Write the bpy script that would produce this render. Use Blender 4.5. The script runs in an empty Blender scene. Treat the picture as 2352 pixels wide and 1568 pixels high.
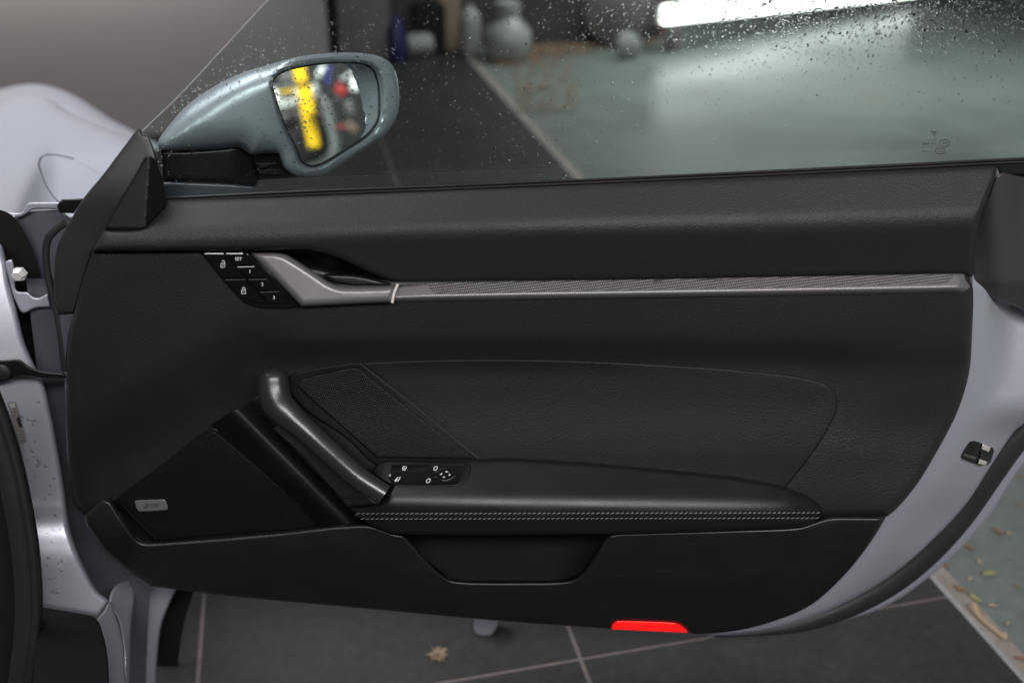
import bpy, math, random
import numpy as np
from mathutils import Vector
from mathutils.geometry import delaunay_2d_cdt
random.seed(7); rng = np.random.default_rng(7)
SC = bpy.context.scene
COL = SC.collection

# ------------------------------------------------------------------ camera, world, lights
W, H, F = 2352.0, 1568.0, 2352 * 35 / 36
PIT = math.radians(27.4)
CAM = np.array([0.0, -1.12, 1.30])
cam = bpy.data.cameras.new('camera'); cam.lens = 35; cam.sensor_width = 36
cam.clip_start = .02; cam.clip_end = 200
cam.dof.use_dof = True; cam.dof.focus_distance = 1.27; cam.dof.aperture_fstop = 2.3
co = bpy.data.objects.new('camera', cam); COL.objects.link(co)
co.location = CAM; co.rotation_euler = (math.pi / 2 - PIT, 0, 0)
SC.camera = co
wd = bpy.data.worlds.new('World'); SC.world = wd; wd.use_nodes = True
bg = wd.node_tree.nodes['Background']; bg.inputs[0].default_value = (.95, .96, 1, 1); bg.inputs[1].default_value = .05
SC.view_settings.view_transform = 'Standard'; SC.view_settings.look = 'None'
SC.view_settings.exposure = 0; SC.view_settings.gamma = 1

def area(name, loc, target, sx, sy, power, col=(1, .97, .95), spread=180):
    l = bpy.data.lights.new(name, 'AREA'); l.shape = 'RECTANGLE'; l.size = sx; l.size_y = sy
    l.energy = power; l.color = col; l.spread = math.radians(spread)
    o = bpy.data.objects.new(name, l); COL.objects.link(o); o.location = loc
    o.rotation_euler = (Vector(target) - Vector(loc)).to_track_quat('-Z', 'Y').to_euler()
    return o
area('overhead_light', (.35, -.70, 2.9), (.32, -.05, .6), 2.8, .8, 4, (1, .95, .95))
area('overhead_light', (.55, -2.4, 2.6), (.25, -.1, .6), 3.0, .42, 140, (1, .962, .962))
area('overhead_light', (-1.4, .9, 2.9), (-1.2, .8, 0), 2.4, 1.6, 42, (.98, .98, 1), 90)
area('overhead_light', (1.8, 4.9, 2.5), (1.8, 4.6, 0), 3.0, .5, 82, (1, 1, .985), 120)
area('wall_gradient_light', (-2.55, 2.93, .96), (-2.67, 3.5, .96), 3.0, .2, 12, (1, .965, .94))  # added light out of view, grades the wall darker towards the floor
area('overhead_light', (2.9, .1, 2.7), (4.2, .1, .8), 1.4, .5, 120, (1, 1, 1), 140)  # added out of view to brighten the things shown in the mirror

# ------------------------------------------------------------------ geometry helpers
sp, cp = math.sin(PIT), math.cos(PIT)
def rays(px, py):
    u = (np.asarray(px, float) - W / 2) / F; v = -(np.asarray(py, float) - H / 2) / F
    return np.stack([u, cp + v * sp, -sp + v * cp], -1)
def at(px, py, d):                       # point seen at a pixel on the vertical plane d metres in front of the door plane
    r = rays(px, py); t = (-np.asarray(d, float) - CAM[1]) / r[..., 1]
    return CAM + r * t[..., None]
def on_floor(px, py, z=0.0):
    r = rays(px, py); t = (z - CAM[2]) / r[..., 2]
    return CAM + r * t[..., None]
def on_plane(px, py, p0, n):
    r = rays(px, py); t = ((p0 - CAM) @ n) / (r @ n)
    return CAM + r * np.asarray(t)[..., None]

ROOTLOC = {}
def setp(o, label=None, cat=None, group=None, kind=None):
    if label: o['label'] = label
    if cat: o['category'] = cat
    if group: o['group'] = group
    if kind: o['kind'] = kind
    return o
def empty(name, loc, label, cat, group=None):
    o = bpy.data.objects.new(name, None); COL.objects.link(o); o.location = loc; o.empty_display_size = .05
    ROOTLOC[o] = np.array(loc, float)
    return setp(o, label, cat, group)
def obj(name, verts, faces, mat, parent=None, smooth=True, ang=38):
    v = np.asarray(verts, float)
    off = ROOTLOC.get(parent, np.zeros(3)) if parent is not None else np.zeros(3)
    if parent is None:
        off = v.mean(0); off[2] = v[:, 2].min()
    me = bpy.data.meshes.new(name)
    me.from_pydata((v - off).tolist(), [], [list(f) for f in faces])
    me.validate(); me.update()
    if smooth:
        me.polygons.foreach_set('use_smooth', [True] * len(me.polygons))
        me.set_sharp_from_angle(angle=math.radians(ang))
    me.materials.append(mat)
    o = bpy.data.objects.new(name, me); COL.objects.link(o)
    if parent is not None:
        o.parent = parent; ROOTLOC[o] = off            # a child's own origin sits at its parent's
    else:
        o.location = off; ROOTLOC[o] = off
    return o

def smooth(pts, step=7.0):               # closed outline, (x, y) smooth or (x, y, 1) corner
    n = len(pts); out = []
    P = [np.array(p[:2], float) for p in pts]; K = [len(p) > 2 for p in pts]
    for i in range(n):
        p1, p2 = P[i], P[(i + 1) % n]; p0, p3 = P[i - 1], P[(i + 2) % n]
        L = np.linalg.norm(p2 - p1)
        if L < 1e-6: continue
        def tang(a, b, c, corner, end):
            if corner: return (c - b) if not end else (b - a)
            la, lc = np.linalg.norm(b - a) + 1e-6, np.linalg.norm(c - b) + 1e-6
            t = ((b - a) / la * lc + (c - b) / lc * la) / (la + lc)
            return t * min(L, 1.6 * min(la, lc))
        m1 = tang(p0, p1, p2, K[i], False); m2 = tang(p1, p2, p3, K[(i + 1) % n], True)
        k = max(1, int(round(L / step)))
        for j in range(k):
            t = j / k
            out.append((2*t**3-3*t**2+1)*p1 + (t**3-2*t**2+t)*m1 + (-2*t**3+3*t**2)*p2 + (t**3-t**2)*m2)
    return np.array(out)
def open_smooth(pts, step=7.0):
    P = [tuple(p[:2]) for p in pts]
    q = smooth([P[0] + (1,)] + P[1:-1] + [P[-1] + (1,)], step)
    e = np.array(P[-1]); i = int(np.argmin(((q - e) ** 2).sum(1)))
    return q[:i + 1]
def seg_dist(p, loop):
    a = loop; b = np.roll(loop, -1, 0); ab = b - a; L2 = (ab ** 2).sum(1) + 1e-12
    out = np.empty(len(p))
    for s in range(0, len(p), 1500):
        q = p[s:s + 1500]; ap = q[:, None] - a[None]
        t = np.clip((ap * ab[None]).sum(2) / L2, 0, 1)
        out[s:s + 1500] = np.sqrt((((ap - ab[None] * t[..., None])) ** 2).sum(2).min(1))
    return out
def inside(p, loop):
    x, y = p[:, 0], p[:, 1]; r = np.zeros(len(p), bool); a = loop; b = np.roll(loop, -1, 0)
    for (x1, y1), (x2, y2) in zip(a, b):
        if y1 == y2: continue
        c = ((y1 > y) != (y2 > y)); r ^= c & (x < (x2 - x1) * (y - y1) / (y2 - y1) + x1)
    return r
def inset(loop, r):
    t = np.roll(loop, -1, 0) - np.roll(loop, 1, 0); t /= np.linalg.norm(t, axis=1)[:, None] + 1e-9
    n = np.stack([-t[:, 1], t[:, 0]], 1)
    ar = (loop[:, 0] * np.roll(loop[:, 1], -1) - np.roll(loop[:, 0], -1) * loop[:, 1]).sum()
    if ar < 0: n = -n
    return loop + n * r
FR = (.04, .12, .24, .4, .6, .8, 1.0)
def patch(name, pts, d, mat, parent=None, roll=0, rd=None, step=26, skirt=.008, holes=(), hroll=0, hrd=None,
          edge=7.0, pos=None, back=None, rings=0, smooth_out=True, ang=38):
    """a panel: outline filled by a grid whose depth follows d, with a rounded edge and side walls"""
    loop = smooth(pts, edge) if smooth_out else np.array(pts, float)
    hl = [smooth(h, edge) for h in holes]
    cand = []
    R = max(roll, rings)
    if R:
        for fr in FR:
            q = inset(loop, R * fr); q = q[inside(q, loop)]
            q = q[seg_dist(q, loop) > R * fr * .93]; cand.append(q)
    for h in hl:
        hr = max(hroll, 4)
        for fr in FR:
            q = inset(h, -hr * fr); q = q[~inside(q, h)]; q = q[seg_dist(q, h) > hr * fr * .93]
            q = q[inside(q, loop)]; q = q[seg_dist(q, loop) > max(R, 3)]; cand.append(q)
    x0, y0 = loop.min(0); x1, y1 = loop.max(0)
    gx, gy = np.meshgrid(np.arange(x0, x1, step), np.arange(y0, y1, step * .87))
    gx = gx + (np.arange(gx.shape[0]) % 2)[:, None] * step / 2
    g = np.stack([gx.ravel(), gy.ravel()], 1)
    if len(g):
        g = g[inside(g, loop)]
    if len(g):
        g = g[seg_dist(g, loop) > max(R + step * .3, step * .45)]
        for h in hl:
            if len(g): g = g[~inside(g, h)]
            if len(g): g = g[seg_dist(g, h) > max(hroll, 4) + step * .3]
    cand.append(g.reshape(-1, 2))
    allp = [loop] + hl; edges = []; s = 0
    for l in allp:
        n = len(l); edges += [(s + i, s + (i + 1) % n) for i in range(n)]; s += n
    pts2 = np.concatenate(allp + [c for c in cand if len(c)])
    vv, ee, ff, *_ = delaunay_2d_cdt([Vector(p) for p in pts2], edges, [], 0, 1e-4)
    v2 = np.array([tuple(v) for v in vv]); tri = np.array([list(f) for f in ff])
    c = v2[tri].mean(1); k = inside(c, loop)
    for h in hl: k &= ~inside(c, h)
    tri = tri[k]
    a, b, cc = v2[tri[:, 0]], v2[tri[:, 1]], v2[tri[:, 2]]
    ar = (b[:, 0]-a[:, 0])*(cc[:, 1]-a[:, 1]) - (b[:, 1]-a[:, 1])*(cc[:, 0]-a[:, 0])
    tri = tri[np.abs(ar) > 1e-6]; ar = ar[np.abs(ar) > 1e-6]
    tri[ar > 0] = tri[ar > 0][:, ::-1]            # image y runs down: face the camera
    q = seg_dist(v2, loop)
    if pos is None:
        dd = d(v2[:, 0], v2[:, 1], q) if callable(d) else np.full(len(v2), float(d))
        def rollf(q, r, m):
            m = r * .00055 if m is None else m
            t = np.clip(1 - q / r, 0, 1); return m * (1 - np.sqrt(np.clip(1 - t * t, 0, 1)))
        if roll: dd = dd - rollf(q, roll, rd)
        if hl and hroll:
            for h in hl: dd = dd - rollf(seg_dist(v2, h), hroll, hrd)
        v3 = at(v2[:, 0], v2[:, 1], dd)
    else:
        v3 = pos(v2[:, 0], v2[:, 1], q)
    verts = v3; faces = tri.tolist()
    # side walls along every boundary edge
    if skirt:
        cnt = {}
        for t in faces:
            for i in range(3): cnt[(t[i], t[(i + 1) % 3])] = 1
        be = [e for e in cnt if (e[1], e[0]) not in cnt]
        if back is None:
            bv = sorted({i for e in be for i in e}); ix = {i: len(verts) + k for k, i in enumerate(bv)}
            r = v3[bv] - CAM; r /= r[:, 1:2]
            verts = np.concatenate([verts, v3[bv] + r * skirt])
            faces += [(e[1], e[0], ix[e[0]], ix[e[1]]) for e in be]
        else:
            bd = back(v2[:, 0], v2[:, 1], q) if callable(back) else np.full(len(v2), skirt)
            n0 = len(verts); r = v3 - CAM; r /= r[:, 1:2]
            verts = np.concatenate([verts, v3 + r * bd[:, None]])
            faces += [[i + n0 for i in t[::-1]] for t in tri.tolist()]
            faces += [(e[1], e[0], e[0] + n0, e[1] + n0) for e in be]
    return obj(name, verts, faces, mat, parent, ang=ang)

def tube_pts(name, P, r, mat, parent=None, n=8, closed=False, flat=1.0):
    P = np.asarray(P, float); N = len(P); rr = np.broadcast_to(np.asarray(r, float), (N,))
    T = (np.roll(P, -1, 0) - np.roll(P, 1, 0)) if closed else np.gradient(P, axis=0)
    T /= np.linalg.norm(T, axis=1)[:, None] + 1e-12
    ref = np.array([0, -1.0, 0.15]); V = []
    for p, t, ri in zip(P, T, rr):
        a = np.cross(t, ref); a /= np.linalg.norm(a) + 1e-9; b = np.cross(a, t)
        for k in range(n):
            w = 2 * math.pi * k / n; V.append(p + ri * (math.cos(w) * a + flat * math.sin(w) * b))
    Fc = []
    for i in range(N if closed else N - 1):
        j = (i + 1) % N
        for k in range(n): Fc.append((i*n+k, i*n+(k+1) % n, j*n+(k+1) % n, j*n+k))
    if not closed: Fc += [tuple(range(n))[::-1], tuple((N-1)*n + k for k in range(n))]
    return obj(name, V, Fc, mat, parent)
def tube(name, pts, d, rpx, mat, parent=None, step=10, n=8, flat=1.0):
    q = open_smooth(pts, step); dd = d(q[:, 0], q[:, 1]) if callable(d) else np.full(len(q), d)
    P = at(q[:, 0], q[:, 1], dd)
    rpx = rpx(q[:, 0], q[:, 1]) if callable(rpx) else rpx
    sc = (P[:, 1] - CAM[1]) / (rays(q[:, 0], q[:, 1])[:, 1]) / F
    return tube_pts(name, P, rpx * sc, mat, parent, n, False, flat)
def band(pts, w):                         # outline of a stroke of half width w (number or per point) round a polyline
    q = np.array([p[:2] for p in pts], float); t = np.gradient(q, axis=0); t /= np.linalg.norm(t, axis=1)[:, None] + 1e-9
    n = np.stack([-t[:, 1], t[:, 0]], 1) * np.broadcast_to(np.asarray(w, float), (len(q),))[:, None]
    return np.concatenate([q + n, (q - n)[::-1]])
def strokes(name, lines, w, d, mat, parent, closed=False):    # flat print made of thin ribbons
    V = []; Fc = []
    for ln in lines:
        q = np.array(ln, float)
        t = np.gradient(q, axis=0); t /= np.linalg.norm(t, axis=1)[:, None] + 1e-9
        n = np.stack([-t[:, 1], t[:, 0]], 1) * w / 2
        a, b = q + n, q - n; s = len(V)
        dd = d(q[:, 0], q[:, 1]) if callable(d) else np.full(len(q), d)
        V += at(a[:, 0], a[:, 1], dd).tolist() + at(b[:, 0], b[:, 1], dd).tolist(); N = len(q)
        Fc += [(s+i, s+i+1, s+N+i+1, s+N+i) for i in range(N-1)]
    return obj(name, V, Fc, mat, parent, smooth=False)
def glyphs(name, items, d, mat, parent):  # items: (text, px, py, cap height px, x scale, shear, slope)
    V = []; Fc = []
    for (s, px, py, hh, sx, sh, sl) in items:
        c = bpy.data.curves.new('t', 'FONT'); c.body = s; c.align_x = 'CENTER'; c.resolution_u = 2
        o = bpy.data.objects.new('t', c); COL.objects.link(o)
        me = bpy.data.meshes.new_from_object(o)
        q = np.array([v.co[:2] for v in me.vertices]); k = hh / .69; n0 = len(V)
        X = px + (q[:, 0] + sh * q[:, 1]) * k * sx; Y = py - q[:, 1] * k + (X - px) * sl
        V += at(X, Y, np.full(len(X), d)).tolist()
        Fc += [[i + n0 for i in p.vertices] for p in me.polygons]
        bpy.data.objects.remove(o); bpy.data.curves.remove(c); bpy.data.meshes.remove(me)
    return obj(name, V, Fc, mat, parent, smooth=False)
def box(c, half, ax=None):
    c = np.array(c, float); A = np.eye(3) if ax is None else np.array(ax)
    V = [c + A.T @ (np.array(s) * half) for s in [(-1,-1,-1),(1,-1,-1),(1,1,-1),(-1,1,-1),(-1,-1,1),(1,-1,1),(1,1,1),(-1,1,1)]]
    return V, [(0,3,2,1),(4,5,6,7),(0,1,5,4),(1,2,6,5),(2,3,7,6),(3,0,4,7)]
def bevel(o, w=.004, seg=2):
    m = o.modifiers.new('bevel', 'BEVEL'); m.width = w; m.segments = seg; m.limit_method = 'ANGLE'; return o
def lathe(prof, n=20):
    V = []; Fc = []
    for (r, z) in prof:
        for k in range(n): V.append((r*math.cos(2*math.pi*k/n), r*math.sin(2*math.pi*k/n), z))
    m = len(prof)
    for i in range(m-1):
        for k in range(n): Fc.append((i*n+k, i*n+(k+1) % n, (i+1)*n+(k+1) % n, (i+1)*n+k))
    Fc += [tuple(range(n))[::-1], tuple((m-1)*n+k for k in range(n))]
    return np.array(V), Fc
def smin(a, b, k):                        # smooth minimum
    h = np.clip(.5 + .5 * (b - a) / k, 0, 1); return b * (1 - h) + a * h - k * h * (1 - h)
def sst(a, b, x):
    t = np.clip((x - a) / (b - a), 0, 1); return t * t * (3 - 2 * t)
def ip(x, *pairs):
    X = np.array([p[0] for p in pairs], float); Y = np.array([p[1] for p in pairs], float)
    x = np.clip(np.asarray(x, float), X[0], X[-1])
    h = np.diff(X); dl = np.diff(Y) / h; m = np.zeros(len(X)); m[0], m[-1] = dl[0], dl[-1]
    for i in range(1, len(X) - 1):                               # monotone cubic, so no kinks in the surfaces
        if dl[i-1] * dl[i] > 0:
            w1, w2 = 2*h[i] + h[i-1], h[i] + 2*h[i-1]; m[i] = (w1 + w2) / (w1 / dl[i-1] + w2 / dl[i])
    k = np.clip(np.searchsorted(X, x, side='right') - 1, 0, len(h) - 1); t = (x - X[k]) / h[k]
    return (2*t**3-3*t**2+1)*Y[k] + (t**3-2*t**2+t)*h[k]*m[k] + (-2*t**3+3*t**2)*Y[k+1] + (t**3-t**2)*h[k]*m[k+1]

# ------------------------------------------------------------------ materials
def mat(name, col, rough=.5, metal=0, spec=.5, coat=0, coat_rough=.05):
    m = bpy.data.materials.new(name); m.use_nodes = True; b = m.node_tree.nodes['Principled BSDF']
    b.inputs['Base Color'].default_value = (*col, 1); b.inputs['Roughness'].default_value = rough
    b.inputs['Metallic'].default_value = metal; b.inputs['Specular IOR Level'].default_value = spec
    b.inputs['Coat Weight'].default_value = coat; b.inputs['Coat Roughness'].default_value = coat_rough
    return m
class N:
    def __init__(s, m): s.t = m.node_tree; s.b = s.t.nodes['Principled BSDF']; s.co = s.new('ShaderNodeTexCoord').outputs['Object']
    def new(s, k, **kw):
        n = s.t.nodes.new(k)
        for a, v in kw.items(): setattr(n, a, v)
        return n
    def link(s, a, b): s.t.links.new(a, b)
    def noise(s, scale, detail=3, rough=.5, vec=None):
        n = s.new('ShaderNodeTexNoise'); n.inputs['Scale'].default_value = scale; n.inputs['Detail'].default_value = detail
        n.inputs['Roughness'].default_value = rough; s.link(vec or s.co, n.inputs['Vector']); return n
    def vor(s, scale, feature='F1', rand=1, vec=None):
        n = s.new('ShaderNodeTexVoronoi', feature=feature); n.inputs['Scale'].default_value = scale
        n.inputs['Randomness'].default_value = rand; s.link(vec or s.co, n.inputs['Vector']); return n
    def ramp(s, fac, *stops):
        r = s.new('ShaderNodeValToRGB'); e = r.color_ramp.elements
        while len(e) < len(stops): e.new(.5)
        for el, (p, c) in zip(e, stops): el.position = p; el.color = (*c, 1) if len(c) == 3 else c
        s.link(fac, r.inputs[0]); return r.outputs[0]
    def mr(s, fac, a, b, c, d):
        r = s.new('ShaderNodeMapRange'); s.link(fac, r.inputs[0])
        for i, v in zip((1, 2, 3, 4), (a, b, c, d)): r.inputs[i].default_value = v
        return r.outputs[0]
    def bump(s, h, strength=.5, dist=.001, prev=None):
        b = s.new('ShaderNodeBump'); b.inputs['Strength'].default_value = strength; b.inputs['Distance'].default_value = dist
        s.link(h, b.inputs['Height'])
        if prev: s.link(prev, b.inputs['Normal'])
        s.link(b.outputs[0], s.b.inputs['Normal']); return b.outputs[0]
    def vmath(s, op, a, val):
        n = s.new('ShaderNodeVectorMath', operation=op); s.link(a, n.inputs[0]); n.inputs[1].default_value = val; return n.outputs[0]
def leather(name, col, rough, scale=230, strength=.5, dist=.0009, spec=.45):
    m = mat(name, col, rough, spec=spec); n = N(m)
    w = n.noise(scale * .5, 2); a = n.new('ShaderNodeVectorMath', operation='SCALE'); n.link(w.outputs['Color'], a.inputs[0]); a.inputs['Scale'].default_value = .0022
    ad = n.new('ShaderNodeVectorMath', operation='ADD'); n.link(n.co, ad.inputs[0]); n.link(a.outputs[0], ad.inputs[1])
    st = n.vmath('MULTIPLY', ad.outputs[0], (1, 1, .8))
    v = n.vor(scale, 'DISTANCE_TO_EDGE', 1, st)
    h = n.mr(v.outputs['Distance'], 0, .32, 0, 1)
    n1 = n.bump(h, strength, dist)
    n.bump(n.noise(1400, 2).outputs['Fac'], .25, .0003, n1)
    g = n.noise(9, 4); n.link(n.mr(g.outputs['Fac'], .3, .7, rough - .05, rough + .06), n.b.inputs['Roughness'])
    return m
def plastic(name, col, rough, grain=900, strength=.3, spec=.5, dust=0):
    m = mat(name, col, rough, spec=spec); n = N(m)
    n.bump(n.noise(grain, 3).outputs['Fac'], strength, .0004)
    g = n.noise(14, 5, .6); n.link(n.mr(g.outputs['Fac'], .3, .7, rough - .06, rough + .08), n.b.inputs['Roughness'])
    if dust:
        f = n.noise(900, 1); k = n.noise(6, 3)
        mp = n.new('ShaderNodeMapping'); n.link(n.co, mp.inputs[0]); mp.inputs['Scale'].default_value = (14, 14, 70); mp.inputs['Rotation'].default_value = (0, .25, 0)
        sc = n.noise(1, 5, .7, mp.outputs[0])
        mm = n.new('ShaderNodeMath', operation='MULTIPLY'); n.link(n.mr(f.outputs['Fac'], .76, .8, 0, 1), mm.inputs[0]); n.link(n.mr(k.outputs['Fac'], .45, .7, 0, 1), mm.inputs[1])
        mx = n.new('ShaderNodeMix', data_type='RGBA'); n.link(mm.outputs[0], mx.inputs[0]); mx.inputs[6].default_value = (*col, 1); mx.inputs[7].default_value = (dust, dust, dust, 1)
        m2 = n.new('ShaderNodeMix', data_type='RGBA'); s2 = n.new('ShaderNodeMath', operation='MULTIPLY'); n.link(n.mr(sc.outputs['Fac'], .6, .78, 0, .5), s2.inputs[0]); n.link(n.mr(k.outputs['Fac'], .45, .62, 0, 1), s2.inputs[1])
        n.link(s2.outputs[0], m2.inputs[0]); n.link(mx.outputs[2], m2.inputs[6]); m2.inputs[7].default_value = (.028, .028, .029, 1); n.link(m2.outputs[2], n.b.inputs['Base Color'])
    return m
def dotted(name, col, rough, pitch, metal=0, depth=.0012, rot=0.0, hole=(0.004,)*3, inv=False):
    m = mat(name, col, rough, metal, spec=.5 if col[0] > .05 else .22); n = N(m)
    mp = n.new('ShaderNodeMapping'); n.link(n.co, mp.inputs[0]); mp.inputs['Rotation'].default_value = (math.pi/2, 0, rot)
    out = []
    for k in (0, .5):
        sc = n.vmath('MULTIPLY_ADD' if False else 'MULTIPLY', mp.outputs[0], (1/pitch, 1/pitch/1.732, 0))
        of = n.vmath('ADD', sc, (k, k, 0)); fr = n.new('ShaderNodeVectorMath', operation='FRACTION'); n.link(of, fr.inputs[0])
        ce = n.vmath('SUBTRACT', fr.outputs[0], (.5, .5, 0)); s2 = n.vmath('MULTIPLY', ce, (1, 1.732, 0))
        ln = n.new('ShaderNodeVectorMath', operation='LENGTH'); n.link(s2, ln.inputs[0]); out.append(ln.outputs['Value'])
    mn = n.new('ShaderNodeMath', operation='MINIMUM'); n.link(out[0], mn.inputs[0]); n.link(out[1], mn.inputs[1])
    h = n.mr(mn.outputs[0], .18, .42, 1 if inv else 0, 0 if inv else 1)
    n.bump(h, .55, depth)
    mx = n.new('ShaderNodeMix', data_type='RGBA'); n.link(n.mr(mn.outputs[0], .26, .36, 1 if inv else 0, 0 if inv else 1), mx.inputs[0])
    mx.inputs[6].default_value = (*hole, 1); mx.inputs[7].default_value = (*col, 1); n.link(mx.outputs[2], n.b.inputs['Base Color'])
    return m
def paint(name, col, rough=.34, metal=.75):
    m = mat(name, col, rough, metal, coat=.5, coat_rough=.27); n = N(m)
    f = n.vor(2600); n.link(n.ramp(f.outputs['Color'], (.2, tuple(c * .93 for c in col)), (.8, tuple(min(1, c * 1.07) for c in col))), n.b.inputs['Base Color'])
    v = n.vor(900); n.link(n.mr(v.outputs['Distance'], 0, .8, rough - .05, rough + .1), n.b.inputs['Roughness'])
    n.bump(v.outputs['Color'], .06, .0005)
    return m
M = {}
M['pad'] = leather('soft_pad_leather', (.0115, .0112, .0118), .56, 330, .3, .0007, .33)
M['panel'] = leather('door_panel_leather', (.0115, .0112, .012), .48, 290, .32, .0007, .42)
M['insert'] = leather('insert_leather', (.006, .006, .0066), .56, 380, .3, .0006, .32)
M['arm'] = leather('armrest_leather', (.006, .0057, .0059), .40, 520, .2, .0004)
M['plastic'] = plastic('grained_black_plastic', (.0048, .0047, .005), .42, 900, .3, dust=.05)
M['plastic2'] = plastic('smooth_black_plastic', (.005, .005, .0052), .42, 1200, .15, .28)
M['handle'] = plastic('worn_handle_leather', (.017, .0152, .0152), .25, 700, .3, dust=.005)
M['trim'] = plastic('grey_satin_trim', (.145, .139, .139), .33, 1600, .1)
M['trim'].node_tree.nodes['Principled BSDF'].inputs['Metallic'].default_value = .35
M['chrome'] = mat('bright_chrome', (.85, .82, .80), .12, 1)
M['ring'] = mat('satin_ring', (.72, .69, .67), .3, .3)
M['gloss'] = mat('gloss_black', (.004, .004, .0045), .07, 0, .5)
M['rubber'] = plastic('black_rubber', (.014, .0135, .0145), .5, 500, .15)
M['seal'] = plastic('belt_seal_rubber', (.006, .0065, .0065), .38, 500, .1)
M['grille'] = dotted('speaker_mesh', (.0055, .0054, .0056), .45, .0026, 0, .0006, .15)
M['grille2'] = dotted('speaker_mesh_lower', (.0032, .0032, .0033), .5, .0026, 0, .0005, .35)
M['ribs'] = dotted('fine_mesh', (.006, .006, .0062), .5, .0026, 0, .0006)
M['stripmesh'] = dotted('perforated_strip', (.10, .093, .093), .38, .0027, .1, .0006, .1, (.02, .018, .018))
M['print'] = mat('white_print_and_glint', (.72, .72, .72), .5)
M['darkprint'] = mat('dark_print', (.012, .012, .013), .5)
M['badge'] = mat('badge_aluminium_and_glint', (.20, .20, .205), .3, .5)
M['thread'] = mat('grey_thread', (.22, .212, .21), .7)
M['carpet'] = plastic('black_carpet', (.009, .0086, .0082), .95, 1500, .9, .1)
M['silver'] = paint('silver_lavender_paint', (.315, .332, .380), .35, .4)
M['silver_in'] = paint('jamb_paint', (.35, .366, .415), .33, .35)
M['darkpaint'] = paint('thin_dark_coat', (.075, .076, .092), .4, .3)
M['red'] = mat('red_warning_lens', (.7, .005, .005), .25, 0, .5, .6)
b_ = M['red'].node_tree.nodes['Principled BSDF']; b_.inputs['Emission Color'].default_value = (1, .003, .003, 1); b_.inputs['Emission Strength'].default_value = .75
M['steel'] = mat('zinc_steel', (.62, .6, .57), .3, .4)
M['mirror'] = mat('mirror_silvering', (.90, .92, .92), .015, 1)
M['film'] = plastic('grey_protective_film', (.034, .0325, .032), .34, 60, .12)
M['tan'] = mat('tan_leaf', (.31, .235, .155), .7)
M['yellow_leaf'] = mat('yellow_leaf', (.22, .22, .085), .7)
M['brown_leaf'] = mat('brown_leaf', (.17, .095, .05), .75)
# glass: tinted pane
def glassmat(name, tint, refl):
    m = bpy.data.materials.new(name); m.use_nodes = True; t = m.node_tree; t.nodes.clear()
    o = t.nodes.new('ShaderNodeOutputMaterial'); mx = t.nodes.new('ShaderNodeMixShader'); tr = t.nodes.new('ShaderNodeBsdfTransparent')
    g = t.nodes.new('ShaderNodeBsdfGlossy'); g.inputs['Roughness'].default_value = .01; f = t.nodes.new('ShaderNodeFresnel'); f.inputs[0].default_value = refl
    tr.inputs[0].default_value = (*tint, 1)
    t.links.new(f.outputs[0], mx.inputs[0]); t.links.new(tr.outputs[0], mx.inputs[1]); t.links.new(g.outputs[0], mx.inputs[2]); t.links.new(mx.outputs[0], o.inputs[0])
    return m
M['glass'] = glassmat('green_tinted_glass', (.79, .88, .845), 1.4)
m = mat('rain_water', (1, 1, 1), 0.0); m.node_tree.nodes['Principled BSDF'].inputs['Transmission Weight'].default_value = 1; m.node_tree.nodes['Principled BSDF'].inputs['IOR'].default_value = 1.33
M['water'] = m
M['bead'] = glassmat('clear_bead', (.97, .975, .98), 1.33)
# floor and walls
def tile_mat():
    m = mat('slate_tile', (.05, .052, .052), .34, spec=.2); n = N(m)
    a = n.noise(3, 6, .6); b = n.noise(60, 4, .6)
    ad = n.new('ShaderNodeMath', operation='ADD'); n.link(n.mr(a.outputs['Fac'], .2, .8, 0, .6), ad.inputs[0]); n.link(n.mr(b.outputs['Fac'], .2, .8, 0, .4), ad.inputs[1])
    n.link(n.ramp(ad.outputs[0], (.25, (.020, .0205, .0203)), (.75, (.036, .0365, .036))), n.b.inputs['Base Color'])
    n.link(n.mr(b.outputs['Fac'], .3, .7, .44, .52), n.b.inputs['Roughness'])
    n.bump(b.outputs['Fac'], .12, .001); return m
def conc_mat():
    m = mat('green_grey_concrete', (.25, .28, .26), .45); n = N(m)
    a = n.noise(1.1, 5, .6); b = n.noise(35, 4, .65)
    c1 = n.ramp(a.outputs['Fac'], (.3, (.105, .120, .113)), (.55, (.135, .154, .148)), (.75, (.125, .132, .120)))
    c2 = n.ramp(b.outputs['Fac'], (.35, (.82, .82, .80)), (.6, (1, 1, 1)))
    mx = n.new('ShaderNodeMix', data_type='RGBA', blend_type='MULTIPLY'); mx.inputs[0].default_value = 1; n.link(c1, mx.inputs[6]); n.link(c2, mx.inputs[7])
    n.link(mx.outputs[2], n.b.inputs['Base Color']); n.link(n.mr(a.outputs['Fac'], .3, .7, .3, .5), n.b.inputs['Roughness'])
    n.bump(b.outputs['Fac'], .2, .002); return m
def mottled(name, c1, c2, scale, rough, bump=.2):
    m = mat(name, c1, rough); n = N(m); a = n.noise(scale, 6, .65)
    n.link(n.ramp(a.outputs['Fac'], (.35, c1), (.65, c2)), n.b.inputs['Base Color']); n.bump(a.outputs['Fac'], bump, .002); return m
M['tile'] = tile_mat(); M['concrete'] = conc_mat()
M['grout'] = mottled('grout', (.085, .073, .071), (.11, .096, .092), 40, .8)
M['dustband'] = mottled('dusty_screed', (.15, .132, .117), (.23, .205, .182), 22, .8)
M['alu'] = mottled('aluminium_edge', (.22, .215, .215), (.28, .275, .275), 60, .4, .05)
M['wall'] = mottled('grey_wall_panel', (.235, .218, .218), (.258, .24, .236), 1.2, .5, .04)
M['darkwall'] = mottled('dark_wall', (.030, .027, .031), (.042, .039, .043), 2, .6, .1)
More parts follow.
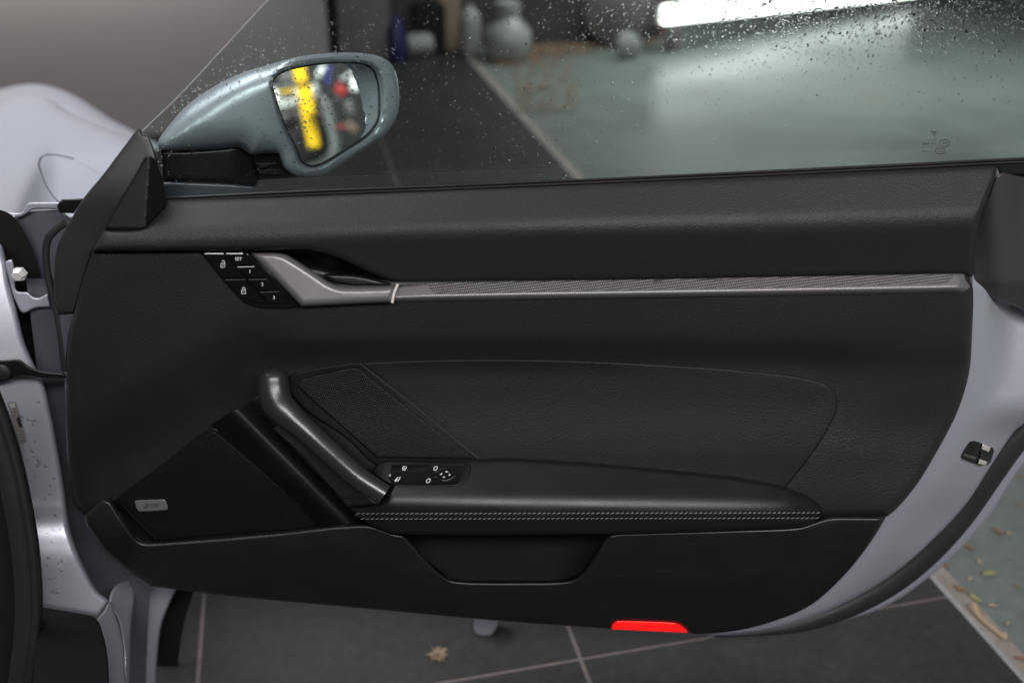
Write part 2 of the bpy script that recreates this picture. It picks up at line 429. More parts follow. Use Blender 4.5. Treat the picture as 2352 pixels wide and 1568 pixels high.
M['black'] = mat('matt_black', (.0035, .0035, .0035), .9, 0, .15)
M['white'] = mat('white_plastic', (.25, .255, .245), .4)
M['bright'] = mat('glossy_white', (.75, .76, .75), .3)
M['mirrorblue'] = mat('blue_fabric', (.03, .04, .30), .5)
M['bluebottle'] = mat('blue_plastic', (.015, .018, .085), .4)
M['cardboard'] = mottled('cardboard', (.22, .16, .12), (.27, .2, .15), 9, .8)
M['drum'] = mottled('grey_plastic', (.13, .12, .12), (.17, .16, .155), 6, .5)
M['yellow'] = mat('yellow_paint', (.80, .50, .02), .35)
M['redp'] = mat('red_plastic', (.30, .03, .03), .45)
m = mat('strip_glow', (.9, .9, .9), .5); b_ = m.node_tree.nodes['Principled BSDF']; b_.inputs['Emission Color'].default_value = (1, .99, .97, 1); b_.inputs['Emission Strength'].default_value = 7
M['lamp'] = m

# ------------------------------------------------------------------ setting: floors, walls
A1 = math.radians(102.7); E1 = np.array([math.cos(A1), math.sin(A1), 0]); E2 = np.array([E1[1], -E1[0], 0])
FOOT = np.array([CAM[0], CAM[1], 0.0]); T = .654; B0 = .310 * 1.30; STR = .866 * 1.30; X0 = .953 * 1.30
def G(a, b, z=0): return FOOT + E2 * a + E1 * b + np.array([0, 0, z])     # a across, b along the joints
def slab(name, a0, a1, b0, b1, z0, z1, m, parent=None):
    V = [G(a0, b0, z0), G(a1, b0, z0), G(a1, b1, z0), G(a0, b1, z0), G(a0, b0, z1), G(a1, b0, z1), G(a1, b1, z1), G(a0, b1, z1)]
    return obj(name, V, [(0,3,2,1),(4,5,6,7),(0,1,5,4),(1,2,6,5),(2,3,7,6),(3,0,4,7)], m, parent, smooth=False)
fl = setp(slab('tile_floor', -7, STR, -3.5, 7.2, -.06, -.0015, M['grout']), kind='structure')
tile0 = None
na = int((7 + B0) / T) ; cols = [B0 + T * i for i in range(-12, 2)]
for i, a in enumerate(cols):
    if i == len(cols) - 1: continue
    a1 = a + T if i < len(cols) - 2 else STR + .004
    for j in range(-6, 9):
        b = X0 + T * j
        if b > 7.0 or b + T < -1 and a < -3: continue
        wdt = a1 - a
        o = slab('tile', a + .004, a1 - .004, b + .004, b + T - .004, -.05, random.uniform(-.0003, .0003), M['tile'], fl)
setp(slab('floor_edge_strip', STR - .001, STR + .010, -3.5, 7.2, -.06, .002, M['alu']), kind='structure')
setp(slab('screed_band', STR + .010, STR + .046, -3.5, 7.2, -.06, -.002, M['dustband']), kind='structure')
setp(slab('garage_floor', STR + .046, 14, -6, 16, -.06, -.004, M['concrete']), kind='structure')
setp(slab('yard_floor', -9, STR + .085, -8, -3.5, -.06, -.004, M['tile']), kind='structure')

def wallbox(name, a0, a1, b0, b1, z1, m, **kw):
    return setp(slab(name, a0, a1, b0, b1, -.002, z1, m), **kw)
pe = on_floor(770, 285); e_ = pe - FOOT; ae = float(e_ @ E2); be = float(e_ @ E1)
wl = wallbox('panel_wall', -9, ae, be, be + .12, 3.4, M['wall'], label='plain grey wall panel behind the silver fender and the mirror', cat='wall')
BW = 6.6
def on_b(px, py, b):
    r = rays(px, py); return CAM + r * (b / (r @ E1))
e_ = place_ = None
aw = float((on_b(1515, 110, BW) - FOOT) @ E2)
bw = wallbox('back_wall', ae - .5, aw, BW, BW + .15, 3.4, M['darkwall'], label='dark back wall far behind the wet window glass', cat='wall')

# ------------------------------------------------------------------ the door
O = at(1176, 1450, 0); DOOR = empty('car_door', (float(O[0]), 0.0, 0.0), 'open silver car door seen from inside, with black leather trim and wet window', 'car door')
def P(name, *a, **k): return patch(name, *a, **k)

# --- silver shell
X_IN = lambda y: ip(y, (640, 2236), (760, 2233), (860, 2225), (930, 2205), (1040, 2150), (1120, 2100), (1184, 2040), (1265, 1985), (1330, 1930), (1390, 1860), (1425, 1780), (1448, 1690), (1460, 1600))
OUT = [(2362, 962), (2352, 972), (2333, 987), (2278, 1066), (2220, 1155), (2142, 1239), (2037, 1328), (1932, 1388), (1827, 1433), (1743, 1454), (1660, 1459), (1590, 1456)]
def shell_d(x, y, q):
    w = x - X_IN(y)
    d = smin(np.full_like(x, -.020), -.020 - (w - 45) * .00035, .012)
    d = d + (.00024 * np.clip(y - 930, -230, 0) + .00030 * np.clip(w - 45, 0, 120)) * sst(20, 90, w) * sst(1010, 930, y)
    return np.maximum(d, -.11)
shell = P('door_shell', [(140, 730, 1), (200, 600, 1), (400, 560, 1), (2200, 560, 1), (2240, 640, 1), (2268, 662), (2300, 676), (2337, 690), (2420, 720, 1), (2420, 900, 1)] + OUT + [(1200, 1405), (700, 1360), (400, 1325), (290, 1290, 1), (215, 1200), (165, 1100), (150, 900)],
          shell_d, M['silver'], DOOR, roll=10, rd=.006, step=22, skirt=.05)
# latch
lh = [(2228, 1014), (2236, 1012), (2281, 1029), (2283, 1034), (2274, 1062), (2268, 1068), (2250, 1069), (2212, 1055), (2207, 1050)]
lat = P('door_latch', lh, lambda x, y, q: shell_d(x, y, q) + .0005, M['gloss'], DOOR, step=12, edge=4, skirt=.01)
P('latch_claw', [(2257, 1019, 1), (2275, 1026, 1), (2272, 1038, 1), (2254, 1031, 1)], lambda x, y, q: shell_d(x, y, q) + .004, M['steel'], lat, roll=3, edge=3)
P('latch_claw', [(2250, 1054, 1), (2268, 1060, 1), (2264, 1068, 1), (2246, 1065, 1)], lambda x, y, q: shell_d(x, y, q) + .004, M['steel'], lat, roll=3, edge=3)
P('latch_plate', [(2253, 1034, 1), (2272, 1041, 1), (2268, 1058, 1), (2250, 1052, 1)], lambda x, y, q: shell_d(x, y, q) + .003, M['rubber'], lat, roll=2, edge=3)
strokes('latch_lip', [[(2208, 1052), (2212, 1056), (2250, 1070), (2268, 1069), (2276, 1061)]], 2.2, lambda x, y: shell_d(x, y, 0) + .0022, M['chrome'], lat)
strokes('latch_ridge', [[(2214, 1041), (2242, 1051)], [(2214, 1045), (2240, 1054.5)]], 1.2, lambda x, y: shell_d(x, y, 0) + .0025, M['chrome'], lat)
# weather seal and outer skin
mid = [(2400, 950), (2352, 1000), (2328, 1026), (2286, 1084), (2204, 1198), (2134, 1274), (2046, 1344), (1968, 1388), (1896, 1418), (1800, 1445), (1700, 1456), (1640, 1459)]
tube('door_seal', mid, -.085, lambda x, y: ip(x, (1640, 4), (1760, 9), (1900, 21), (2100, 26), (2400, 25)), M['rubber'], DOOR, step=14, n=12, flat=.55)
P('outer_skin', [(2460, 955, 1), (2352, 1064), (2262, 1197), (2194, 1272), (2131, 1327), (2063, 1376), (2011, 1402), (1932, 1426), (1864, 1444), (1775, 1454), (1690, 1459), (1600, 1459), (1405, 1441), (1100, 1412), (700, 1366), (420, 1330, 1), (300, 1250), (190, 1050, 1), (180, 620, 1), (2200, 560, 1), (2460, 560, 1)],
  lambda x, y, q: np.full_like(x, -.115), M['silver'], DOOR, roll=7, rd=.004, step=60, skirt=.02)

# --- main panel
def prof_d(y): return ip(y, (560, .030), (690, .028), (775, .025), (805, .015), (840, .006), (900, .011), (1060, .036), (1185, .050), (1300, .05))
def main_d(x, y, q=None):
    prof = prof_d(y)
    sl = ((y - 1160) * -428 - (x - 172) * 255) / 498.0          # distance above the slanted speaker edge
    left = .031 - .036 * sst(190, 10, sl)
    right = ip(y, (560, .030), (780, .026), (860, .016), (960, .018), (1060, .030), (1185, .046), (1300, .05))
    xs = x - np.clip((y - 900) * .92, 0, 300)
    wl = sst(520, 700, xs); wr = sst(1820, 2080, x)
    d = left * (1 - wl) + prof * wl
    d = d * (1 - wr) + right * wr
    return d
main = P('door_panel', [(214, 572, 1), (340, 566, 1), (470, 566, 1), (560, 590), (690, 640), (900, 640), (2225, 630, 1), (2234, 660), (2233, 760), (2225, 860), (2205, 930), (2150, 1040), (2100, 1120), (2055, 1172), (2037, 1186, 1), (1905, 1190), (1800, 1200), (1000, 1215), (760, 1230), (340, 1250), (250, 1180, 1), (192, 1180, 1), (172, 1160), (163, 1110), (155, 1010), (152, 900), (153, 835), (160, 765), (170, 720), (185, 660), (200, 612)],
         main_d, M['panel'], DOOR, roll=20, rd=.012, step=17, skirt=.03)
# --- insert
def ins_d(x, y, q=None): return prof_d(y) + .0035
ins = P('panel_insert', [(828, 833, 1), (1000, 827), (1200, 826), (1450, 834), (1700, 850), (1850, 868), (1900, 884), (1922, 907), (1922, 940), (1905, 980), (1860, 1050), (1800, 1125, 1), (1600, 1110), (1300, 1075), (1100, 1065, 1)],
        ins_d, M['insert'], DOOR, roll=5, rd=.0035, step=20, skirt=.01)

# --- upper pad
CY = lambda x: ip(x, (200, 546), (695, 535), (1300, 522), (1895, 512), (2245, 502))
BY = lambda x: ip(x, (200, 466), (380, 461), (976, 439), (1895, 398), (2290, 380))
def pad_d(x, y, q=None):
    cy, by = CY(x), BY(x)
    a = .006 + ip(x, (300, .052), (900, .044), (2240, .042)) * (y - by) / (cy - by)
    slope = ip(x, (300, .12), (700, .2), (1000, .26), (2240, .26))
    b = ip(x, (300, .056), (900, .049), (2240, .047)) - slope * (y - cy) * .00055
    return smin(a, b, ip(x, (300, .022), (1000, .016), (2240, .014)))
pad = P('upper_pad', [(380, 462, 1), (676, 451), (976, 439), (1400, 421), (1895, 398), (2275, 380), (2288, 383), (2289, 398), (2268, 455), (2247, 510), (2238, 570), (2234, 635, 1), (2200, 630), (1500, 641), (976, 648), (903, 648, 1), (877, 638), (827, 616), (761, 587), (712, 574), (629, 574), (455, 576), (213, 577, 1), (240, 527, 1), (330, 520), (378, 474, 1)],
        pad_d, M['pad'], DOOR, roll=13, rd=.010, step=8, skirt=.03)
# door pull scoop
def scoop_d(x, y, q=None):
    c = (y - ip(x, (600, 560), (700, 575), (760, 588), (827, 618), (900, 648))) / 75
    return .012 - .022 * np.sin(np.clip(c, 0, 1) * math.pi) + .012 * sst(740, 900, x)
P('pull_recess', [(600, 566, 1), (715, 566), (765, 580), (830, 610), (915, 645, 1), (912, 662), (820, 664), (740, 654), (690, 625), (640, 585)], scoop_d, M['plastic2'], DOOR, step=5)
P('pull_lip', [(742, 632), (790, 629), (835, 634), (880, 645), (903, 651), (896, 657), (850, 658), (800, 657), (770, 650)], lambda x, y, q: .031 - .0001 * (655 - y), M['plastic'], DOOR, roll=9, rd=.008, step=4, edge=4)

# --- release lever, ring, accent strip
lev = P('release_lever', [(568, 577, 1), (603, 576), (633, 577), (652, 582), (679, 597), (728, 629), (755, 647), (778, 656), (811, 657.5), (860, 657), (911, 655, 1), (901, 695, 1), (840, 697), (762, 701), (692, 704, 1), (640, 650)],
        lambda x, y, q: .028 + .00018 * (y - 577), M['trim'], DOOR, roll=15, rd=.013, step=4, edge=4, skirt=.02)
SY0 = lambda x: ip(x, (905, 655), (980, 649), (1500, 640), (2195, 627), (2240, 626))
SY1 = lambda x: ip(x, (900, 696), (1300, 689), (1800, 681), (2215, 673), (2240, 672))
def strip_d(x, y, q=None):
    v = (y - SY0(x)) / (SY1(x) - SY0(x))
    d = smin(.026 + .020 * v, .052 - .022 * (v - .45) / .55, .006)
    return d - .03 * np.clip((x - 2200) / 40, 0, 1) ** 2
def loft(name, y0, y1, x0, x1, d, m, parent, nv=22, roll=.12, rd=.005, sk=.02):
    xs = np.concatenate([np.arange(x0, x1 - 34, 14.), x1 - 34 * (1 - np.sin(np.linspace(0, math.pi / 2, 9)))])
    v = np.linspace(0, 1, nv); X, Vv = np.meshgrid(xs, v, indexing='ij'); a, b = y0(X), y1(X)
    k = np.clip((X - (x1 - 16)) / 16, 0, 1); k = (1 - np.sqrt(1 - k * k)) * 14; Y = a + k + (b - a - 2 * k) * Vv
    e = np.minimum(Vv, 1 - Vv) / roll; t = np.clip(1 - e, 0, 1); D = d(X, Y) - rd * (1 - np.sqrt(1 - t * t))
    Q = at(X.ravel(), Y.ravel(), D.ravel()); n = len(xs); Fc = [(i*nv+j, i*nv+j+1, (i+1)*nv+j+1, (i+1)*nv+j) for i in range(n-1) for j in range(nv-1)]
    rim = [i*nv for i in range(n)] + [(n-1)*nv+j for j in range(1, nv)] + [i*nv+nv-1 for i in range(n-2, -1, -1)] + [j for j in range(nv-2, 0, -1)]
    r = Q[rim] - CAM; r /= r[:, 1:2]; s0 = len(Q); L = len(rim)
    Fc += [(rim[i], rim[(i+1) % L], s0 + (i+1) % L, s0 + i) for i in range(L)]
    return obj(name, np.concatenate([Q, Q[rim] + r * sk]), Fc, m, parent)
strip = loft('accent_strip', SY0, SY1, 903, 2234, strip_d, M['trim'], DOOR)
P('strip_grille', [(982, 651, 1), (1500, 642), (2190, 630, 1), (2188, 638), (2176, 648), (2160, 651), (1600, 663), (1300, 668), (1005, 674), (993, 669)], lambda x, y, q: strip_d(x, y) + .0007, M['stripmesh'], strip, step=9, edge=6, skirt=.001)
tube('chrome_ring', [(914, 652), (908, 665), (903, 682), (901, 695)], lambda x, y: np.maximum(strip_d(x, y), .036 + .00012 * (y - 650)) + .004, 3.4, M['ring'], DOOR, step=5, n=8)

# --- seat memory panel
mem = P('seat_memory_panel', [(456, 577, 1), (564, 576, 1), (630, 640), (691, 704, 1), (669, 707), (590, 706), (561, 696), (530, 666), (490, 618)], .0335, M['gloss'], DOOR, roll=5, rd=.003, step=14, edge=6, skirt=.02)
def zp(*a): return [(201 + .3296 * x, 402 + .3296 * y, 1) for x, y in a]
BT = [('unlock button with open padlock', zp((812, 543), (950, 543), (1095, 718), (945, 720))),
      ('lock button with closed padlock', zp((955, 726), (1100, 724), (1250, 893), (1165, 890), (1100, 865), (1040, 815))),
      ('SET button', zp((962, 543), (1085, 543), (1160, 630), (1035, 632))), ('memory button 1', zp((1040, 636), (1163, 634), (1245, 716), (1108, 718))),
      ('memory button 2', zp((1115, 724), (1250, 722), (1330, 800), (1190, 808))), ('memory button 3', zp((1195, 812), (1335, 810), (1418, 893), (1258, 896)))]
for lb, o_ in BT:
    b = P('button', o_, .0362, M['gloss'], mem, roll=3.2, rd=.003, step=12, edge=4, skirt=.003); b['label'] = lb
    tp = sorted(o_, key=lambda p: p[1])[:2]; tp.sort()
    big = lb[:6] in ('unlock', 'SET bu'); strokes('button_glint', [[(tp[0][0] + 2, tp[0][1] + 1.5), (tp[1][0] - 1, tp[1][1] + 1.5)]], 2.2 if big else 1.1, .0368, M['print'] if big or '1' in lb else M['badge'], mem)  # pale strokes painted along the button tops as lamp glints
glyphs('button_lettering', [('SET', 547.5, 598, 7, 1, 0, 0), ('1', 574, 627, 7.5, 1, 0, 0), ('2', 602.5, 656.5, 7.5, 1, 0, 0), ('3', 629.5, 687, 7.5, 1, 0, 0)], .0368, M['print'], mem)
def lock(cx, cy, op):
    b = [(cx-4.5, cy-3), (cx+4.5, cy-3), (cx+4.5, cy+6), (cx-4.5, cy+6), (cx-4.5, cy-3)]
    if op: s = [(cx+3.2, cy-3), (cx+3.6, cy-7), (cx+1.5, cy-9.5), (cx-1.5, cy-9), (cx-2.4, cy-7.5)]
    else: s = [(cx-3, cy-3), (cx-3, cy-6.5), (cx-1.2, cy-8.6), (cx+1.2, cy-8.6), (cx+3, cy-6.5), (cx+3, cy-3)]
    strokes('padlock_icon', [b, s, [(cx, cy), (cx, cy+3)]], 1.3, .0368, M['print'], mem)
lock(512, 608, True); lock(559.5, 668.5, False)

# --- upper grille
def ug_d(x, y, q=None): return prof_d(y) + .005
uf = P('upper_grille_frame', [(655, 880), (672, 858), (700, 850), (825, 834), (836, 842, 1), (960, 940), (1103, 1054, 1), (1085, 1062), (860, 1066), (800, 1010), (690, 930)], lambda x, y, q: ug_d(x, y), M['plastic2'], DOOR, roll=4, rd=.003, step=16, skirt=.02)
P('upper_speaker_grille', [(681, 882), (688, 874), (705, 867), (815, 845), (828, 849), (838, 858), (960, 955), (1087, 1053, 1), (866, 1051, 1), (780, 975)], lambda x, y, q: ug_d(x, y) + .003, M['grille'], uf, roll=4, rd=.002, step=14, skirt=.004)
tube('frame_edge', [(827, 834), (960, 939), (1104, 1056)], lambda x, y: ug_d(x, y) + .004, 1.5, M['film'], uf, step=20, n=6)

# --- speaker surround, lower grille, badge
def sur_d(x, y, q=None):
    a = np.array([545., 965.]); b = np.array([790., 1210.]); ab = (b - a) / np.linalg.norm(b - a)
    w = (x - a[0]) * -ab[1] + (y - a[1]) * ab[0]
    return .004 + .042 * np.exp(-((w + 8) / 40) ** 2) + .006 * sst(950, 1200, y)
P('speaker_surround', [(484, 974, 1), (540, 940), (600, 903, 1), (640, 960), (700, 1030), (800, 1140), (830, 1200, 1), (788, 1207), (740, 1212), (700, 1170), (600, 1075)], sur_d, M['plastic'], DOOR, roll=4, rd=.003, step=6, skirt=.02)
LG = [(272, 1150), (279, 1142), (380, 1068), (478, 993), (490, 990), (502, 998), (620, 1098), (744, 1203, 1), (700, 1212), (500, 1228), (362, 1240, 1), (310, 1190)]
lg_d = lambda x, y, q=None: .004 + .00003 * (y - 1000)
lgf = P('lower_grille_frame', [(264, 1150), (275, 1138), (380, 1060), (476, 986), (490, 982), (508, 990), (625, 1090), (756, 1200, 1), (744, 1216), (356, 1246, 1), (305, 1196)], lambda x, y, q: lg_d(x, y) - .001, M['plastic2'], DOOR, roll=4, rd=.003, step=24, skirt=.02)
P('lower_speaker_grille', LG, lambda x, y, q: lg_d(x, y) + .002, M['grille2'], lgf, roll=3, rd=.0015, step=22, skirt=.004)
tube('frame_edge', [(275, 1152), (310, 1190), (360, 1238)], lambda x, y: lg_d(x, y) + .004, 1.2, M['plastic'], lgf, step=20, n=6)
tube('frame_edge', [(500, 996), (620, 1097), (744, 1202)], lambda x, y: lg_d(x, y) + .0025, .8, M['plastic'], lgf, step=20, n=6)
P('speaker_badge', [(309, 1151, 1), (312, 1149), (376, 1146.5), (380, 1148), (386, 1167), (385, 1170), (319, 1173.5), (315, 1170)], .0145, M['badge'], lgf, roll=2, rd=.0012, step=10, edge=3, skirt=.004)
glyphs('badge_lettering', [('BOSE', 347, 1164.5, 8.5, 1.1, .25, -.04)], .0149, M['darkprint'], lgf)
strokes('badge_lettering', [[(327, 1164.2), (336, 1163.8)], [(360, 1156), (372, 1155.4)], [(361, 1159.2), (366, 1159)]], .8, .0149, M['darkprint'], lgf)

# --- lower panel with pocket
low_d = lambda x, y, q=None: ip(y, (1140, .058), (1230, .066), (1300, .064), (1400, .050), (1470, .034)) + .0 * x
low = P('lower_panel', [(193, 1186, 1), (215, 1165), (238, 1146), (248, 1144), (258, 1153), (281, 1189), (310, 1229), (322, 1241), (340, 1245), (500, 1234), (640, 1221), (790, 1204), (850, 1203), (880, 1213), (905, 1222), (926, 1226), (945, 1244), (983, 1287), (1010, 1313), (1032, 1328), (1062, 1333), (1180, 1335), (1290, 1333), (1316, 1328), (1334, 1317), (1359, 1282), (1388, 1236), (1398, 1226), (1420, 1222), (1660, 1214), (1842, 1205), (1880, 1192), (1900, 1186), (1920, 1184), (1998, 1184), (2036, 1184, 1), (2020, 1213), (1985, 1265), (1930, 1330), (1860, 1390), (1780, 1425), (1690, 1448), (1600, 1455), (1584, 1452, 1), (1566, 1436), (1554, 1431), (1417, 1426), (1409, 1430), (1404, 1443, 1), (1165, 1426), (842, 1397), (491, 1364), (350, 1346, 1), (320, 1327), (280, 1300), (240, 1265), (215, 1230), (200, 1208)],
        low_d, M['plastic'], DOOR, roll=11, rd=.011, step=18, skirt=.05)
def pk_d(x, y, q=None): return -.012 + .0 * x - .03 * sst(1330, 1400, x) * 0 + .02 * ((y - 1230) / 100)
P('pocket_liner', [(905, 1205, 1), (1410, 1205, 1), (1400, 1260), (1360, 1330), (1300, 1350), (1060, 1350), (980, 1310)], pk_d, M['carpet'], DOOR, step=20, skirt=.004)
wallp = np.array([(1398, 1226), (1359, 1282), (1334, 1317), (1290, 1333), (1062, 1333), (1032, 1328), (983, 1287), (926, 1226)])
va = at(wallp[:, 0], wallp[:, 1], np.full(8, .052)); vb = at(wallp[:, 0], wallp[:, 1], np.full(8, -.03))
obj('pocket_wall', np.concatenate([va, vb]), [(i, i+1, 9+i, 8+i) for i in range(7)], M['plastic2'], DOOR)
P('red_warning_light', [(1409, 1431), (1417, 1426), (1554, 1431), (1565, 1437), (1580, 1452, 1), (1405, 1444, 1)], .036, M['red'], DOOR, roll=3, rd=.002, step=12, edge=4, skirt=.02)

# --- armrest
CR = lambda x: ip(x, (800, 1163), (900, 1155), (1100, 1159), (1500, 1166), (1890, 1172))
BK = lambda x: ip(x, (800, 1100), (900, 1058), (1100, 1052), (1300, 1060), (1500, 1077), (1700, 1098), (1805, 1118), (1850, 1136), (1895, 1160))
def arm_d(x, y, q=None):
    top = .054 + .00058 * (y - BK(x)); tip = sst(1780, 1893, x)
    cr = .054 + .00058 * (CR(x) - BK(x))
    fr = cr + .002 - .00014 * (y - CR(x))
    return smin(top, fr, .024)
arm = P('armrest', [(800, 1164, 1), (845, 1163), (872, 1155), (884, 1145), (896, 1122), (920, 1070), (1000, 1052), (1105, 1053), (1150, 1051), (1300, 1058), (1500, 1075), (1700, 1096), (1805, 1117), (1850, 1135), (1880, 1155), (1889, 1166), (1888, 1182), (1872, 1198), (1842, 1207), (1660, 1218), (1400, 1226), (1150, 1228), (930, 1226), (897, 1222), (870, 1213), (845, 1200), (820, 1183)],
        arm_d, M['arm'], DOOR, roll=10, rd=.010, step=8, skirt=.03)
def stitch(y0, y1, x0, x1):
    V = []; Fc = []; n = int((x1 - x0) / 11.2)
    for k in range(n):
        xa = x0 + (x1 - x0) * k / n; xb = xa + 8.6; ya = y0 + (y1 - y0) * k / n
        c0 = at(xa, ya + 1.2, float(arm_d(np.array([xa]), np.array([ya]))[0]) + .0006); c1 = at(xb, ya - 1.0, float(arm_d(np.array([xb]), np.array([ya]))[0]) + .0006)
        t = c1 - c0; L = np.linalg.norm(t); t /= L; a = np.cross(t, [0, -1, 0]); a /= np.linalg.norm(a); b = np.array([0, -1., 0]); s = len(V)
        for fr, r in ((0, .25), (.2, 1), (.8, 1), (1, .25)):
            for w in range(5): V.append(c0 + t * L * fr + (a * math.cos(w*1.2566) + b * math.sin(w*1.2566)) * .00042 * r)
        for i in range(3):
            for w in range(5): Fc.append((s+i*5+w, s+i*5+(w+1) % 5, s+i*5+5+(w+1) % 5, s+i*5+5+w))
    o = obj('seam_stitching', V, Fc, M['thread'], arm); o['kind'] = 'stuff'
stitch(1179, 1177, 818, 1886); stitch(1191, 1189, 828, 1884)
tube('seam_piping', [(815, 1183.5), (1200, 1184), (1600, 1184), (1887, 1181.5)], lambda x, y: arm_d(x, y) + .0002, 2.0, M['arm'], arm, step=24, n=6)
tube('seam_piping', [(820, 1187), (1200, 1187.5), (1600, 1187), (1886, 1185)], lambda x, y: arm_d(x, y) + .0002, 1.6, M['arm'], arm, step=24, n=6)

# --- window switches
sw_d = lambda x, y, q=None: arm_d(x, y) + .0015
SWO = [(857, 1082), (868, 1064), (886, 1057.5), (980, 1058), (1069, 1061), (1082, 1068), (1082, 1085), (1072, 1103), (1058, 1113), (1042, 1116.5), (902, 1114), (875, 1100)]
swf = P('window_switch_panel', SWO, lambda x, y, q: arm_d(x, y) + .0012, M['plastic2'], DOOR, roll=4, rd=.0035, step=9, edge=5, skirt=.02)
def bz(*a): return [(832.6 + .1221 * x, 1022 + .1221 * y, 1) for x, y in a]
swd = lambda x, y, q=None: arm_d(x, y) + .0022
for o_ in (bz((560, 370), (945, 370), (845, 525), (520, 525)), bz((955, 370), (1290, 370), (1190, 535), (855, 530)), bz((1300, 370), (1940, 385), (1940, 420), (1880, 545), (1205, 535)),
           bz((515, 540), (840, 540), (745, 735), (560, 735), (470, 600)), bz((850, 540), (1185, 545), (1085, 745), (755, 740)), bz((1200, 545), (1870, 560), (1800, 720), (1700, 745), (1095, 745))):
    P('switch_button', o_, swd, M['gloss'], swf, step=8, edge=3, skirt=.002)
th = np.linspace(0, 2 * math.pi, 25)
dial = [(832.6 + .1221 * (1560 + 205 * math.cos(t) + 20 * math.sin(t)), 1022 + .1221 * (550 + 118 * math.sin(t) - 40 * math.cos(t))) for t in th[:-1]]
P('mirror_dial', dial, lambda x, y, q: swd(x, y) + .0016, M['gloss'], swf, roll=3, rd=.0015, step=8, edge=4, skirt=.003)
dl = np.array(dial + dial[:1])
strokes('dial_edge', [dl[2:8], dl[14:20]], .7, lambda x, y: swd(x, y) + .0022, M['badge'], swf)
def ic(*a): return [(832.6 + .1221 * x, 1022 + .1221 * y) for x, y in a]
icd = lambda x, y: swd(x, y) + .0024
ell = lambda cx, cy, rx, ry, k: ic(*[(cx + rx * math.cos(t) + k * math.sin(t), cy + ry * math.sin(t)) for t in th[::2]])
strokes('switch_icon', [ic((775, 395), (830, 405), (800, 470), (755, 465), (752, 425), (775, 395)), ic((770, 455), (800, 420))], 1.4, icd, M['print'], swf)
strokes('switch_icon', [ic((603, 675), (650, 610), (715, 595), (680, 660), (655, 675), (603, 675)), ic((630, 662), (670, 630))], 1.4, icd, M['print'], swf)
strokes('switch_icon', [ell(1375, 430, 34, 34, -14), ic((1340, 470), (1375, 472))], 1.3, icd, M['print'], swf)
strokes('switch_icon', [ell(1238, 668, 34, 38, -14), ic((1250, 628), (1282, 632))], 1.3, icd, M['print'], swf)
for (cx, cy, ax) in ((1585, 497, 'u'), (1533, 600, 'd'), (1478, 546, 'l'), (1638, 552, 'r')):
    s_ = {'u': [(-26, 6), (28, 8), (4, -12), (-26, 6)], 'd': [(-26, -6), (28, -8), (-4, 12), (-26, -6)], 'l': [(18, -18), (0, 16), (-18, 2), (18, -18)], 'r': [(-18, 18), (0, -16), (18, -2), (-18, 18)]}[ax]
    strokes('dial_arrow', [ic(*[(cx + x, cy + y) for x, y in s_])], 1.2, lambda x, y: swd(x, y) + .003, M['print'], swf)

# --- grab handle
def gh_d(x, y, q=None):
    sl = ((x - 650) * -.743 + (y - 905) * .669)                  # across the bar, positive to the lower left
    return ip(y, (820, .046), (870, .050), (1000, .088), (1130, .134), (1180, .148)) + .00008 * np.clip(sl, -60, 60)
gb_d = lambda x, y: ip(y, (850, .046), (950, .052), (1050, .066), (1170, .084))
hskin = P('handle_back', [(604, 950, 1), (640, 955), (664, 962), (690, 985), (750, 1045), (826, 1118), (876, 1160, 1), (838, 1164), (796, 1165, 1), (779, 1142), (700, 1058), (632, 982)], lambda x, y, q: gb_d(x, y), M['plastic'], DOOR, roll=7, rd=.006, step=10, skirt=.04)
P('handle_mesh', [(628, 982), (640, 977), (660, 979), (680, 993), (740, 1048), (815, 1113), (827, 1130), (820, 1141), (790, 1142), (770, 1128), (700, 1050)], lambda x, y, q: gb_d(x, y) + .0008, M['ribs'], hskin, roll=2, rd=.0008, step=10, skirt=.003)
HP = [(628, 845), (628, 856), (627, 872), (629, 900), (640, 930), (668, 958), (715, 1000), (770, 1050), (825, 1098), (883, 1137)]
tube('grab_handle', HP, lambda x, y: gh_d(x, y) - .017, lambda x, y: ip(y, (845, 8), (850, 22), (858, 31), (872, 35.5), (900, 37), (935, 36), (965, 31), (1000, 27), (1137, 25.5)), M['handle'], DOOR, step=5, n=28, flat=.85)

# --- belt seal, sail panel, glass
GD = -.032
belt = [(372, 466), (676, 450), (976, 435.5), (1400, 415.5), (1895, 391), (2300, 371), (2420, 365)]
belt_lo = P('belt_seal', [(372, 452, 1), (676, 438), (976, 425.5), (1400, 408), (1895, 384), (2300, 364), (2420, 358, 1), (2420, 399, 1), (2296, 400, 1), (2290, 386), (1895, 403), (1400, 426), (976, 444), (676, 456), (376, 468, 1)], -.006, M['seal'], DOOR, roll=4, rd=.004, step=20, skirt=.02)
tube('seal_lip', [(380, 455), (676, 440.5), (976, 429), (1400, 411), (1895, 388), (2300, 367.5), (2420, 362)], -.003, 3.2, M['seal'], belt_lo, step=24, n=7)
tube('seal_lip', [(380, 462), (676, 447.5), (976, 435.5), (1400, 417.5), (1895, 394.5), (2300, 374), (2420, 369)], -.003, 2.2, M['rubber'], belt_lo, step=24, n=7)
gl = [(330, 302, 1), (405, 229, 1), (618, 0, 1), (690, -78, 1), (2500, -78, 1), (2500, 380, 1), (1895, 410, 1), (976, 450, 1), (372, 478, 1), (350, 380, 1)]
win = P('window_glass', gl, GD, M['glass'], DOOR, step=400, edge=60, skirt=0)
tube('glass_edge', [(322, 306), (405, 227), (510, 115), (616, 0), (692, -82)], GD, 1.7, M['alu'], win, step=30, n=6)
